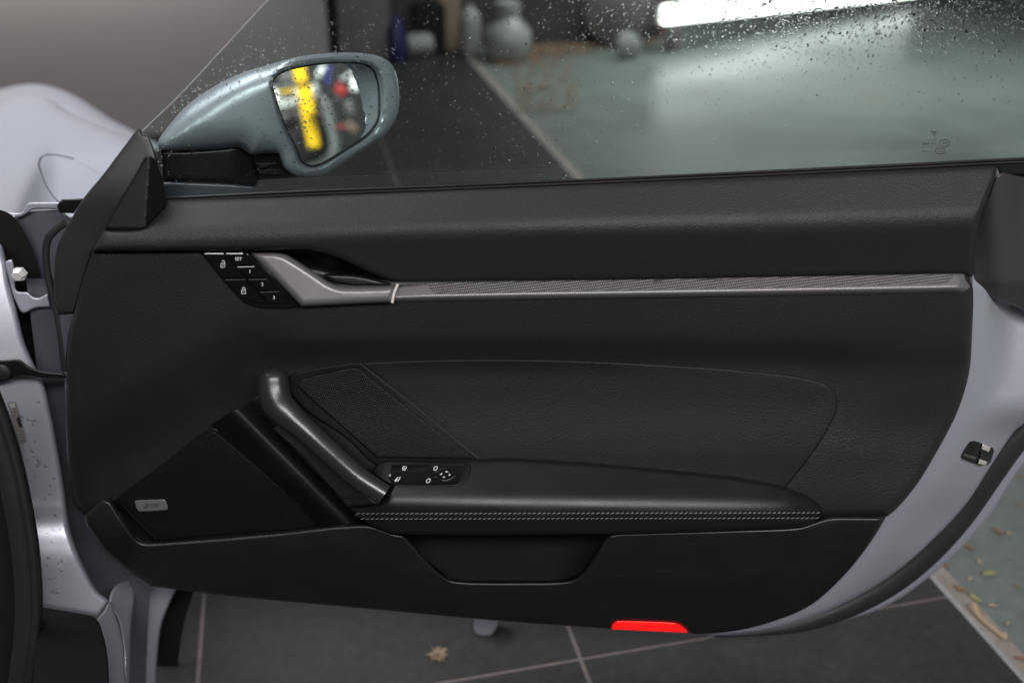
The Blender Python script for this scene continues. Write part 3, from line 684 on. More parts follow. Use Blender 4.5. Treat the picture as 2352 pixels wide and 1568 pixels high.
# print in the corner of the pane, seen from behind and so mirrored
mk = GD + .0006
def g2(x, y): return (3600 + x / 7.84) * .57422, (500 + y / 7.84) * .57422
items = []
for s_, x, y, hpx, wd_ in (('SR1/1218', 1015, 515, 50, 360), ('43R-00082', 915, 630, 80, 560), ('DOT-46 AS2 M40A', 935, 705, 42, 590), ('A 077404', 830, 855, 42, 360), ('E4', 1415, 615, 95, 170), ('CCC', 1270, 850, 70, 170)):
    a, b = g2(x, y); hh = hpx / 7.84 * .57422; w0 = len(s_) * .62 * hh / .69
    items.append((s_, a, b, hh, -(wd_ / 7.84 * .57422) / w0, 0, -.05))
glyphs('glass_print', items, mk, M['darkprint'], win)
def el(cx, cy, rx, ry): return [g2(cx + rx * math.cos(t), cy + ry * math.sin(t)) for t in th]
strokes('glass_print', [el(1395, 577, 155, 118), el(1262, 820, 152, 90), [g2(955, 205), g2(1205, 205), g2(1090, 370), g2(955, 205)], [g2(1030, 230), g2(1090, 330), g2(1110, 215)], [g2(1060, 215), g2(1095, 290)]], 1.3, mk, M['darkprint'], win)

# sail panel at the front corner
sail = P('sail_panel', [(240, 527, 1), (275, 460), (310, 402), (334, 360), (341, 356), (352, 362), (371, 402), (381, 470, 1), (378, 478), (340, 518), (332, 527, 1)],
         lambda x, y, q: ip(y, (350, .022), (527, .046)) + 0 * x - .03 * np.clip((x - (345 - .07 * (y - 356))) / 50, 0, 1.2), M['plastic2'], DOOR, roll=5, rd=.005, step=5, edge=5, skirt=.02)
P('sail_seal', [(318, 296), (324, 298), (329, 312), (336, 306), (349, 330), (359, 364), (370, 404), (381, 462, 1), (330, 470), (262, 530), (213, 577, 1), (198, 623), (183, 676), (170, 720, 1), (155, 719), (140, 722, 1), (127, 690), (124, 640), (126, 600), (132, 565), (145, 535), (165, 500), (191, 457), (236, 402), (285, 337)],
  lambda x, y, q: ip(y, (300, -.012), (480, .012), (720, .012)) + 0 * x, M['rubber'], DOOR, roll=6, rd=.006, step=14, edge=6, skirt=.03)
tube('hinge_gasket', [(148, 512), (128, 528), (112, 545), (106, 575), (108, 620), (118, 665), (132, 720), (142, 780), (149, 850)], -.005, 9, M['rubber'], DOOR, step=12, n=8)
P('hinge_cover', [(136, 724, 1), (171, 719, 1), (158, 770), (151, 835, 1), (146, 800)], .002, M['darkpaint'], DOOR, roll=2, rd=.002, step=10, edge=5)
# rear corner trim
P('rear_corner_trim', [(2236, 660, 1), (2236, 600), (2247, 510), (2270, 450), (2291, 402), (2300, 397), (2420, 397, 1), (2420, 745, 1), (2352, 713), (2337, 705), (2300, 692), (2268, 677)],
  lambda x, y, q: -.010 - .012 * sst(2300, 2230, x) + .010 * np.sin((x - 2240) / 26.) * sst(700, 450, y) - .03 * sst(640, 720, y), M['film'], DOOR, roll=6, rd=.004, step=10, skirt=.02)

# ------------------------------------------------------------------ door mirror (a part of the door; its pieces are sub-parts)
HOUS = [(360.6, 336), (364.6, 322), (385, 293), (425, 247), (492, 199), (559, 167), (613, 150.6), (680, 132), (747, 123), (801, 121), (849, 125), (881.6, 134.4), (903, 153), (911, 175), (916.5, 207), (915, 252.6), (903, 285), (881.6, 314), (841, 341), (801, 368), (774, 387), (747, 403), (720.5, 408), (691, 407), (667, 398), (653, 385), (640, 353, 1), (612, 352), (576, 355), (565, 344), (554, 337), (505.6, 340), (425, 346), (379, 346), (365, 343)]
HOLE = [(621, 193), (627, 176), (640, 163), (668, 152), (747, 138), (801, 138), (845, 143), (866, 155), (876, 180), (880, 236), (874, 284), (857, 310), (806, 345), (738, 385), (715, 390), (690, 380), (674, 343), (646, 288), (626, 217)]
MG = [(624, 193.5), (631, 178), (653, 163), (694, 152.5), (747, 145), (800, 143.5), (841, 149), (856, 160), (866, 182), (871, 237), (865.5, 280), (849, 304), (801, 339), (734, 378), (715, 382), (696, 374), (680, 341), (653, 288), (629, 215)]
def hous_d(x, y, q):
    base = ip(x, (360, -.060), (500, -.080), (630, -.100), (760, -.168), (880, -.240), (917, -.252))
    r = ip(x, (360, 26), (480, 62), (600, 60), (680, 24), (915, 20)); m_ = ip(x, (360, .018), (480, .042), (600, .042), (680, .018), (915, .016))
    t = np.clip(1 - q / r, 0, 1); d = base - m_ * (1 - np.sqrt(1 - t * t))
    ycr = ip(x, (365, 330), (430, 275), (520, 232), (620, 200)); w = sst(700, 560, x)
    return d + w * .00007 * np.clip(y - ycr, 0, 200)
mp0 = at(747, 262, -.190)
i0 = mp0 - CAM; i0 /= np.linalg.norm(i0); r0 = np.array([.90, -.02, -.03]); r0 /= np.linalg.norm(r0)
mn = r0 - i0; mn /= np.linalg.norm(mn)
hous = P('door_mirror', HOUS, hous_d, M['silver'], DOOR, rings=40, step=11, edge=6, holes=[HOLE], hroll=5, hrd=.003, skirt=.05, back=None, ang=60)
P('mirror_glass', MG, 0, M['mirror'], hous, pos=lambda x, y, q: on_plane(x, y, mp0, mn), step=40, edge=6, skirt=.004)
hl_ = smooth(HOLE, 6); gl_ = smooth(MG, 6)
def resample(l, n):
    c = l.mean(0); a = np.arctan2(l[:, 1] - c[1], l[:, 0] - c[0]); k = np.argsort(a); tt = np.linspace(-math.pi, math.pi, n, endpoint=False)
    return np.stack([np.interp(tt, a[k], l[k, 0], period=2*math.pi), np.interp(tt, a[k], l[k, 1], period=2*math.pi)], 1)
ra, rb = resample(hl_, 150), resample(inset(gl_, 1.0), 150)
va = at(ra[:, 0], ra[:, 1], hous_d(ra[:, 0], ra[:, 1], np.full(150, 20.)) - .004)
vb = on_plane(rb[:, 0], rb[:, 1], mp0 , mn)
vb2 = vb + (vb - CAM) * .006
obj('mirror_rim', np.concatenate([va, vb2]), [(i, (i+1) % 150, 150 + (i+1) % 150, 150 + i) for i in range(150)], M['silver'], hous)
mg_ = smooth(MG, 6); tube_pts('glass_gap', on_plane(mg_[:, 0], mg_[:, 1], mp0, mn), .0017, M['rubber'], hous, 7, True)
# bowl behind the glass closes the housing
P('mirror_backing', [(632, 180, 1), (747, 142), (860, 160), (876, 236), (850, 310), (738, 384), (700, 382), (640, 260)], -.21, M['plastic2'], hous, step=40, pos=lambda x, y, q: on_plane(x, y, mp0 + np.array([0, .02, 0]), mn))
P('mirror_cap', [(576, 355), (612, 352), (640, 352), (653, 384), (667, 398), (692, 407, 1), (640, 411), (594, 414, 1), (583, 385)], lambda x, y, q: -.135 - .00012 * np.abs(y - 380), M['gloss'], hous, roll=8, rd=.008, step=12, skirt=.05)
P('mirror_foot', [(369, 345, 1), (425, 346), (505, 341), (552, 338), (562, 345), (576, 356), (586, 390), (594, 414), (588, 427), (540, 424), (460, 420), (372, 417, 1)],
  lambda x, y, q: -.085 - .0003 * np.clip(x - 540, 0, 100) - .00018 * (x - 370), M['plastic'], hous, roll=9, rd=.008, step=14, skirt=.06)
P('foot_base', [(372, 419, 1), (460, 422), (540, 426), (584, 432), (584, 446, 1), (376, 468, 1)], lambda x, y, q: -.055 - .0002 * np.clip(x - 540, 0, 100), M['darkpaint'], hous, roll=4, rd=.004, step=14, skirt=.04)

# ------------------------------------------------------------------ rain on the pane
def rain():
    V = []; Fc = []
    k = 10; prof = ((1, 0), (.86, .45), (.5, .78))
    def drop(px, py, r, st, tilt, jj=.22, fl=1.0):
        c = at(px, py, GD - .0006); s = len(V)
        ca, sa = math.cos(tilt), math.sin(tilt)
        jit = [1 + random.uniform(-jj, jj) for _ in range(k)]
        for (rr, h) in prof:
            for i in range(k):
                w = 2 * math.pi * i / k; x = r * rr * math.cos(w) * jit[i]; z = r * st * rr * math.sin(w) * jit[i]
                V.append((c[0] + x * ca - z * sa, c[1] + r * h * fl, c[2] + x * sa + z * ca))
        V.append((c[0], c[1] + r * .88 * fl, c[2])); t = len(V) - 1
        for j in range(2):
            for i in range(k): Fc.append((s+j*k+i, s+j*k+(i+1) % k, s+(j+1)*k+(i+1) % k, s+(j+1)*k+i))
        for i in range(k): Fc.append((s+2*k+i, s+2*k+(i+1) % k, t))
        Fc.append(tuple(s + i for i in range(k))[::-1])
    lp = smooth(gl, 40); n = 0
    while n < 9500:
        x, y = random.uniform(340, 2352), random.uniform(-20, 440)
        w = .10
        w += 1.6 * float(sst(1600, 1950, x)) * math.exp(-((y + 20) / 110) ** 2)
        w += 1.1 * math.exp(-((x - 1830) / 330) ** 2) * math.exp(-(y / 120) ** 2)
        w += .35 * math.exp(-((x - 1400) / 170) ** 2) * math.exp(-(y / 110) ** 2)
        w += .75 * math.exp(-((x - 620) / 280) ** 2) * math.exp(-((y - 210) / 120) ** 2)
        w += .25 * math.exp(-((x - 1250) / 140) ** 2) * math.exp(-((y - 330) / 110) ** 2)
        w *= .35 if x > 1500 and y > 240 else 1
        if random.random() * 1.8 > w: continue
        if not inside(np.array([[x, y]]), lp)[0]: continue
        r = (.00032 + .00095 * random.random() ** 3) * (1.15 if x > 1600 and y < 130 else .95)
        if x > 1300: drop(x, y, r * 1.1, random.uniform(.9, 1.25), random.uniform(-.3, .3), .07, .55)
        else: drop(x, y, r * .85, random.uniform(.8, 2.4), random.uniform(-1.2, 1.2))
        n += 1
    o = obj('raindrops', V, Fc, M['water']); setp(o, 'clear raindrops scattered over the outside of the window', None, None, 'stuff')
rain()

# ------------------------------------------------------------------ the car the door hangs on
C0 = at(100, 1568, .05); CARO = empty('silver_car', (float(C0[0]) - .4, .2, 0.0), 'silver car body at the left, its fender, pillar and sill beside the open door', 'car')
YC = lambda x: ip(x, (30, 480), (45, 455), (65, 415), (85, 375), (105, 348), (130, 330), (200, 322), (320, 320))
def fen_d(x, y, q=None):
    pl = -(.16 + .0030 * (470 - y)); yc = YC(x)
    ins_ = -(.16 + .0030 * (470 - yc)) + .0019 * (y - yc)
    return smin(pl, ins_, .04)
fen = P('front_fender', [(-120, 262, 1), (0, 236), (40, 224), (77, 219), (108, 225), (154, 254), (218, 284), (300, 316), (350, 336, 1), (345, 420), (260, 500), (120, 520), (-120, 500, 1)], fen_d, M['silver'], CARO, roll=26, rd=.16, step=14, skirt=.02)
P('headlight_crown', [(-140, 232, 1), (0, 205), (40, 196), (77, 193), (128, 202), (167, 218), (218, 249), (256, 274), (310, 303), (380, 340, 1), (300, 420), (-140, 420, 1)], lambda x, y, q: -(1.05 + .0022 * (330 - y)), M['silver'], CARO, roll=34, rd=.26, step=20, skirt=.05)
arc = [(140, 470), (112, 437), (96, 402), (89, 376), (92, 365), (104, 357), (123, 356), (145, 359), (168, 365), (200, 381), (233, 402), (262, 428)]
P('fuel_flap', arc + [(250, 470), (190, 485)], lambda x, y, q: fen_d(x, y) + .002, M['silver'], fen, roll=3, rd=.004, step=14, skirt=.003)
tube('flap_gap', arc[:9], lambda x, y: fen_d(x, y) + .0012, 1.8, M['rubber'], fen, step=9, n=6)
# inner wing and hinge area
P('inner_wing', [(-20, 480, 1), (28, 490), (70, 484), (138, 480, 1), (160, 500), (150, 700, 1), (60, 700, 1), (-20, 560)], lambda x, y, q: -.13 + .0001 * (y - 480), M['darkpaint'], CARO, roll=4, step=24, skirt=.02)
P('wing_flange', [(-20, 480, 1), (30, 488), (50, 487), (60, 472), (66, 466), (140, 464, 1), (140, 481, 1), (74, 482), (60, 492), (40, 500), (28, 494), (-20, 492, 1)], -.115, M['silver'], CARO, roll=4, rd=.006, step=10, edge=5)
P('black_bracket', [(131, 473), (142, 458, 1), (193, 456, 1), (170, 490, 1), (137, 489, 1)], -.09, M['plastic2'], CARO, roll=4, rd=.004, step=12)
P('cavity_liner', [(-20, 476, 1), (24, 492), (60, 540), (106, 672, 1), (120, 860), (-20, 860, 1)], -.105, M['carpet'], CARO, step=40)
def pil_d(x, y, q=None):
    return ip(y, (500, -.09), (860, -.02), (1150, -.002), (1190, .004), (1240, .0198), (1290, .034), (1340, .042), (1420, .049)) + .00018 * (110 - x) + .002 * np.exp(-((y - 1165) / 12) ** 2)
P('door_pillar', [(-40, 560, 1), (0, 560), (14, 600), (22, 650), (40, 720), (58, 790), (80, 840), (98, 875), (117, 951), (149, 1132), (158, 1199), (194, 1303), (225, 1357), (250, 1381), (236, 1408), (225, 1426, 1), (216, 1418), (180, 1409), (90, 1396, 1), (60, 1300), (40, 1000), (-40, 880, 1)],
  lambda x, y, q: pil_d(x, y), M['silver_in'], CARO, roll=14, rd=.014, step=13, skirt=.03)
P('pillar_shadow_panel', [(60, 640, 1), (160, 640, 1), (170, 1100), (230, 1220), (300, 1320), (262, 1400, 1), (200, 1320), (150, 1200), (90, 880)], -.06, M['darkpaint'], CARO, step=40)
hin = P('door_hinge', [(14, 600), (26, 596), (35, 625), (40, 668), (66, 672), (74, 680), (86, 684), (109, 674, 1), (116, 705, 1), (80, 708), (53, 719), (34, 690), (20, 640)], -.045, M['silver_in'], CARO, roll=5, rd=.006, step=9, edge=5)
v, f_ = lathe([(.009, 0), (.009, .006), (.006, .012), (.0, .012)], 6); v = np.stack([v[:, 0], -v[:, 2], v[:, 1]], 1) + at(48, 627, -.035)
obj('hinge_bolt', v, f_, M['steel'], hin, smooth=False)
P('check_strap', [(-20, 832), (20, 826), (43, 825), (66, 841), (100, 852), (150, 857, 1), (152, 868, 1), (100, 868), (43, 864), (20, 874), (-20, 880)], .02, M['plastic2'], CARO, roll=5, rd=.005, step=10, edge=6, skirt=.02)
v, f_ = lathe([(.010, 0), (.010, .004), (.006, .006), (.0, .006)], 12); v = np.stack([v[:, 0], -v[:, 2], v[:, 1]], 1) + at(8, 853, .022)
obj('strap_pivot', v, f_, M['rubber'], CARO)
# identification sticker
def z4(*a): return [(x * .0806, 907.3 + y * .0806, 1) for x, y in a]
stk = P('id_sticker', z4((220, 215), (420, 175), (560, 600), (765, 1310), (560, 1390), (400, 800)), lambda x, y, q: pil_d(x, y) + .003, M['badge'], CARO, step=20, edge=6, skirt=.0005)
pr = lambda x, y: pil_d(x, y) + .0042
for ln, w_ in (([(350, 290), (352, 292)], 0), ):
    pass
P('sticker_block', z4((250, 245), (415, 205), (450, 345), (290, 375)), lambda x, y, q: pil_d(x, y) + .0036, M['white'], stk, step=20, edge=4, skirt=.0004)
P('sticker_mark', z4((470, 650), (555, 625), (635, 890), (545, 910)), lambda x, y, q: pil_d(x, y) + .0036, M['darkprint'], stk, step=20, edge=4, skirt=.0004)
strokes('sticker_print', [z4((330 + 17 * i, 430 + 80 * i), (385 + 17 * i, 415 + 80 * i)) for i in range(11)] + [z4((440 + 20 * i, 430 + 80 * i), (490 + 20 * i, 420 + 80 * i)) for i in (0, 1, 2, 7, 8, 9)], 2.6, lambda x, y: pr(x, y), M['cardboard'], stk) if False else None
def spr(lines):
    V = []; Fc = []
    for ln in lines:
        q = np.array([(p[0], p[1]) for p in ln]); t = q[1] - q[0]; t = t / np.linalg.norm(t); n = np.array([-t[1], t[0]]) * 1.3
        c = np.array([q[0] + n, q[1] + n, q[1] - n, q[0] - n]); s = len(V)
        V += at(c[:, 0], c[:, 1], pr(c[:, 0], c[:, 1])).tolist(); Fc.append((s, s+1, s+2, s+3))
    obj('sticker_print', V, Fc, M['cardboard'], stk, smooth=False)
spr([z4((318 + 26 * i, 435 + 92 * i), (372 + 26 * i, 415 + 92 * i)) for i in range(10)] + [z4((440 + 28 * i, 440 + 92 * i), (490 + 28 * i, 425 + 92 * i)) for i in (0, 1, 6, 7, 8, 9)])
V = []; Fc = []
for k in range(70):
    x, y = random.uniform(40, 150), random.uniform(900, 1360)
    if x < 22 + (y - 900) * .2 or x > 88 + (y - 900) * .19: continue
    c = at(x, y, float(pil_d(np.array([x]), np.array([y]))[0]) + .0002); r = random.uniform(.0012, .0026); s0 = len(V)
    for rr, h in ((1, 0), (.8, .35), (.4, .55)):
        for i in range(8): w = i * math.pi / 4; V.append(c + np.array([r * rr * math.cos(w), -r * h, r * rr * math.sin(w) * 1.2]))
    V.append(c + np.array([0, -r * .6, 0]))
    for j in range(2):
        for i in range(8): Fc.append((s0+j*8+i, s0+j*8+(i+1) % 8, s0+j*8+8+(i+1) % 8, s0+j*8+8+i))
    for i in range(8): Fc.append((s0+16+i, s0+16+(i+1) % 8, s0+24))
setp(obj('pillar_droplets', V, Fc, M['bead']), 'water droplets sprinkled over the silver door pillar', None, None, 'stuff')
# body seal, sill
body = [(-56, 830), (-34, 900), (-8, 968), (22, 1068), (44, 1172), (57, 1250), (64, 1320), (67, 1400), (61, 1480), (50, 1568), (44, 1620)]
tube('body_seal', body, lambda x, y: .125 + 0 * x, 30, M['rubber'], CARO, step=16, n=10)
tube('seal_bead', [(x + 17, y) for x, y in body], lambda x, y: .14 + 0 * x, 9, M['rubber'], CARO, step=16, n=8)
P('interior_trim', [(-60, 900, 1), (-10, 960), (20, 1080), (40, 1220), (50, 1400), (30, 1640, 1), (-60, 1640, 1)], .11, M['carpet'], CARO, step=40)
P('sill_cover', [(88, 1392, 1), (180, 1408), (218, 1417), (228, 1430), (240, 1470), (248, 1520), (252, 1640, 1), (70, 1640, 1)], lambda x, y, q: .09 + .0009 * (y - 1400), M['black'], CARO, roll=6, rd=.006, step=20)
P('sill_panel', [(222, 1424), (238, 1404), (252, 1380), (268, 1420), (282, 1470), (290, 1640, 1), (246, 1640, 1), (246, 1500), (236, 1455)], lambda x, y, q: .07 + .0009 * (y - 1400) - .0009 * (x - 225), M['silver_in'], CARO, roll=5, rd=.006, step=10)
P('sill_edge', [(250, 1380), (264, 1345), (300, 1330, 1), (310, 1345), (302, 1430), (296, 1640, 1), (280, 1640), (284, 1500), (270, 1420)], lambda x, y, q: -.0 + .0006 * (y - 1380) - .001 * (x - 270), M['silver_in'], CARO, roll=6, rd=.01, step=10)
P('sill_channel', [(296, 1320, 1), (345, 1335, 1), (340, 1420), (333, 1640, 1), (288, 1640, 1), (300, 1430)], -.05, M['darkpaint'], CARO, step=14)
P('rear_sill', [(345, 1330, 1), (412, 1340, 1), (392, 1380), (372, 1430), (362, 1500), (358, 1640, 1), (328, 1640, 1), (336, 1450)], lambda x, y, q: -.07 - .0005 * (x - 340), M['silver_in'], CARO, roll=6, rd=.008, step=10)
P('underside', [(352, 1330, 1), (450, 1345, 1), (425, 1420), (395, 1640, 1), (350, 1640, 1)], -.16, M['carpet'], CARO, step=40)

# ------------------------------------------------------------------ small things on the floor
P_ = patch('metal_foot', [(1092, 1400, 1), (1088, 1446), (1093, 1456), (1104, 1460), (1124, 1460), (1134, 1452), (1150, 1426), (1165, 1400, 1)], lambda x, y, q: -.235 + 0 * x, M['silver'], None, roll=5, rd=.006, step=9, edge=4, skirt=.02)
setp(P_, 'rounded silver metal foot on the tile below the door', 'foot')
def leaf(px, py, L, wd_, ang, m, label, grp=None, z=-.002, name='fallen_leaf'):
    c = on_floor(px, py, z); ca, sa = math.cos(ang), math.sin(ang); V = []; Fc = []
    n = 7
    for i in range(n):
        t = i / (n - 1); x = (t - .5) * L; w = wd_ * math.sin(math.pi * min(1, t * .95 + .04)) ** .8 / 2; hz = .004 + .5 * L * .25 * (t - .5) ** 2 * 4 * .5
        for s_, zz in ((-1, hz + w * .4), (0, hz - w * .1), (1, hz + w * .5)):
            y = s_ * w + .12 * L * math.sin(t * 3); V.append((c[0] + x * ca - y * sa, c[1] + x * sa + y * ca, c[2] + zz))
    for i in range(n - 1):
        for j in (0, 1): a = i * 3 + j; Fc.append((a, a + 1, a + 4, a + 3))
    o = obj(name, V, Fc, m); md = o.modifiers.new('s', 'SOLIDIFY'); md.thickness = .0012
    setp(o, label, 'leaf', grp); return o
GRP = 'dry leaves on the concrete by the door edge'
leaf(2272, 1323, .03, .012, .1, M['yellow_leaf'], 'yellow green fallen leaf on the concrete right of the door', GRP)
leaf(2239, 1376, .028, .012, 2.0, M['yellow_leaf'], 'olive leaf lying beside the curved stalk on the concrete', GRP)
TL = ['tan dry leaf just right of the door edge, beside the short twig', 'tan dry leaf between the twig and the yellow green leaf', 'tan dry leaf left of the yellow green leaf', 'long brown leaf on the dusty band nearest the door edge', 'tan dry leaf just below the yellow green leaf', 'brown leaf at the right picture edge, the middle of three', 'brown leaf at the right picture edge, topmost on the concrete', 'small tan leaf right of the curved stalk', 'brown leaf at the right picture edge, lowest of all', 'small brown leaf right of the yellow green leaf', 'brown leaf at the upper end of the dusty band by the door']
for tl, (x, y, L, a, m_) in zip(TL, ((2317, 1229, .026, .6, 'tan'), (2249, 1294, .03, 1.6, 'tan'), (2228, 1333, .024, .3, 'tan'), (2206, 1356, .05, 2.3, 'brown_leaf'), (2278, 1395, .03, -.3, 'tan'), (2343, 1166, .03, .2, 'brown_leaf'), (2343, 1100, .028, 0, 'brown_leaf'), (2314, 1436, .022, .8, 'tan'), (2346, 1519, .04, -.4, 'brown_leaf'), (2336, 1350, .02, .2, 'brown_leaf'), (2170, 1300, .035, 2.2, 'brown_leaf'))):
    leaf(x, y, L * .55, L * .22, a, M[m_], tl, GRP)
def stalk(pts, r, m, label, name='leaf_stalk'):
    q = open_smooth(pts, 8); Pp = on_floor(q[:, 0], q[:, 1], .004)
    o = tube_pts(name, Pp, np.interp(np.linspace(0, 1, len(Pp)), [0, .12, .25, .8, .9, 1], [r * 2.2, r * 1.8, r, r, r * 2.2, r * 1.6]), m, None, 7); setp(o, label, 'stalk'); return o
stalk([(2236, 1392), (2250, 1415), (2275, 1438), (2300, 1458), (2312, 1462)], .0045, M['tan'], 'curved tan leaf stalk with thick ends on the concrete')
stalk([(2283, 1213), (2292, 1219), (2302, 1225)], .002, M['brown_leaf'], 'short brown twig above the yellow green leaf')
stalk([(2212, 1247), (2222, 1253), (2233, 1261)], .002, M['brown_leaf'], 'short brown twig nearest the door edge')
# dry tuft on the tile
c = on_floor(1006, 1505, .0); V = []; Fc = []
for k in range(220):
    a = random.uniform(0, 2 * math.pi); L = random.uniform(.004, .021); e = random.uniform(.05, 1.2); w = .0005
    b0 = c + np.array([random.gauss(0, .004), random.gauss(0, .004), .001]); d_ = np.array([math.cos(a) * math.cos(e), math.sin(a) * math.cos(e), math.sin(e)]); n_ = np.array([-math.sin(a), math.cos(a), 0]) * w
    s = len(V); mid_ = b0 + d_ * L * .6; tip = b0 + d_ * L + np.array([0, 0, -.003 * L / .02])
    V += [b0 - n_, b0 + n_, mid_ + n_, mid_ - n_, tip, mid_ + np.array([0, 0, w])]; Fc += [(s, s+1, s+2, s+3), (s+3, s+2, s+4), (s+3, s+5, s+4)]
setp(obj('dry_tuft', V, Fc, M['tan']), 'small beige tuft of dry grass on the dark tile', 'tuft')

# ------------------------------------------------------------------ behind the window
def place(px, b):                          # floor point under a pixel column at distance b along the joints
    r = rays(px, 110.); k = (b + (FOOT - FOOT) @ E1) / (r[:2] @ E1[:2]); return FOOT + np.array([r[0] * k, r[1] * k, 0])
def lobj(name, prof, base, m, label, cat, n=18, lie=None, group=None):
    v, f_ = lathe(prof, n)
    if lie is not None:
        rmax = max(p[0] for p in prof); v = np.stack([v[:, 2], v[:, 0], v[:, 1] + rmax], 1)
        ca, sa = math.cos(lie), math.sin(lie); v = np.stack([v[:, 0]*ca - v[:, 1]*sa, v[:, 0]*sa + v[:, 1]*ca, v[:, 2]], 1)
    return setp(obj(name, v + base, f_, m), label, cat, group)
lobj('plastic_jug', [(.08, 0), (.13, .02), (.155, .10), (.145, .18), (.09, .235), (.075, .26), (.085, .29), (.08, .34), (.03, .355)], place(1165, 6.2), M['white'], 'large white round jug with a narrow neck behind the window', 'jug')
lobj('white_bottle', [(.05, 0), (.07, .02), (.07, .2), (.06, .25), (.03, .28), (.03, .3)], place(1080, 6.4), M['white'], 'small upright white bottle left of the big jug', 'bottle')
lobj('blue_bottle', [(.05, 0), (.055, .02), (.055, .18), (.03, .24), (.02, .27)], place(912, 6.3), M['bluebottle'], 'dark blue bottle beside the mirror seen through the window', 'bottle')
lobj('white_tub', [(.06, 0), (.07, .02), (.07, .14), (.05, .16)], place(936, 6.4), M['white'], 'white tub lying on its side by the blue bottle', 'tub', lie=.3)
lobj('drum_reel', [(.10, 0), (.21, .03), (.23, .12), (.21, .22), (.10, .25)], place(1405, 6.35), M['drum'], 'big round grey reel on its side left of the bright lamp', 'reel', lie=1.2)
lobj('white_knob', [(.05, 0), (.08, .02), (.075, .08), (.03, .1)], place(1438, 6.1), M['white'], 'small white ball shape in front of the round grey reel', 'ball', lie=-1.4)  # white knob at the reel, built as its own rounded disc
def bx_(name, px, b, half, m, label, cat, z=0, lift=0):
    V, Fc = box(place(px, b) + np.array([0, 0, half[2] + lift]), np.array(half), [E2, E1, np.array([0, 0, 1.])])
    return setp(bevel(obj(name, V, Fc, m, smooth=False), .008), label, cat)
bx_('storage_box', 835, 6.5, (.16, .15, .22), M['drum'], 'dark grey box against the back wall next to the wall panel', 'box')
bx_('cardboard_box', 1030, 6.6, (.07, .09, .17), M['cardboard'], 'brown box between the white tub and the white bottle', 'box')
bx_('black_crate', 985, 6.55, (.10, .1, .15), M['plastic2'], 'black crate by the brown box against the back wall', 'crate')
bx_('red_can', 1502, 6.75, (.045, .045, .13), M['redp'], 'small red can beside the end of the bright lamp', 'can')
# leaf litter along the wall
V = []; Fc = []
for k in range(1500):
    t = random.random(); px = 1150 + 400 * t + random.gauss(0, 25); py = 128 - 70 * t + random.gauss(0, 6) + abs(random.gauss(0, 14))
    if random.random() < .18: px, py = random.uniform(1180, 1330), random.uniform(140, 260) ; 
    c = on_floor(px, py, 0.0)
    if float((c - FOOT) @ E1) > BW - .05 or float((c - FOOT) @ E2) < STR - .02: continue
    a = random.uniform(0, 6.3); L = random.uniform(.02, .045); s = len(V); u = np.array([math.cos(a), math.sin(a), random.uniform(-.2, .3)]) * L / 2; n_ = np.array([-math.sin(a), math.cos(a), random.uniform(-.3, .3)]) * L * .28
    c = c + np.array([0, 0, .006 + random.random() * .012]); V += [c - u, c - n_, c + u, c + n_, c + np.array([0, 0, .003])]; Fc += [(s, s+1, s+4), (s+1, s+2, s+4), (s+2, s+3, s+4), (s+3, s, s+4)]
setp(obj('leaf_litter', V, Fc, M['brown_leaf'], smooth=False), 'brown leaf litter drifted along the foot of the back wall', kind='stuff')
# bright white strip of unclear source, built as a glowing bar near the floor
LA, LB = on_b(1524, 35, 6.1), on_b(2100, -24, 7.4); LC = (LA + LB) / 2; lx = LB - LA; LL = np.linalg.norm(lx); lx /= LL
ly = np.cross([0, 0, 1.], lx); ly /= np.linalg.norm(ly); lz = np.cross(lx, ly)
lampE = empty('light_strip', (float(LA[0]), float(LA[1]), 0), 'long bright white lamp near the floor behind the window', 'lamp')
V, Fc = box(LC, np.array([LL / 2, .03, .056]), [lx, ly, lz]); bevel(obj('light_bar', V, Fc, M['lamp'], lampE, smooth=False), .02, 3)
V, Fc = box(LC + ly * .06, np.array([LL / 2 + .02, .028, .06]), [lx, ly, lz]); obj('bar_backing', V, Fc, M['drum'], lampE, smooth=False)
for t_ in (.06, .9):
    p_ = LA + lx * LL * t_ + ly * .06; zb = p_[2] - .06
    V, Fc = box((p_[0], p_[1], zb / 2 - .004), np.array([.03, .05, max(zb, .01) / 2]), [lx, ly, lz]); obj('bar_foot', V, Fc, M['drum'], lampE, smooth=False)

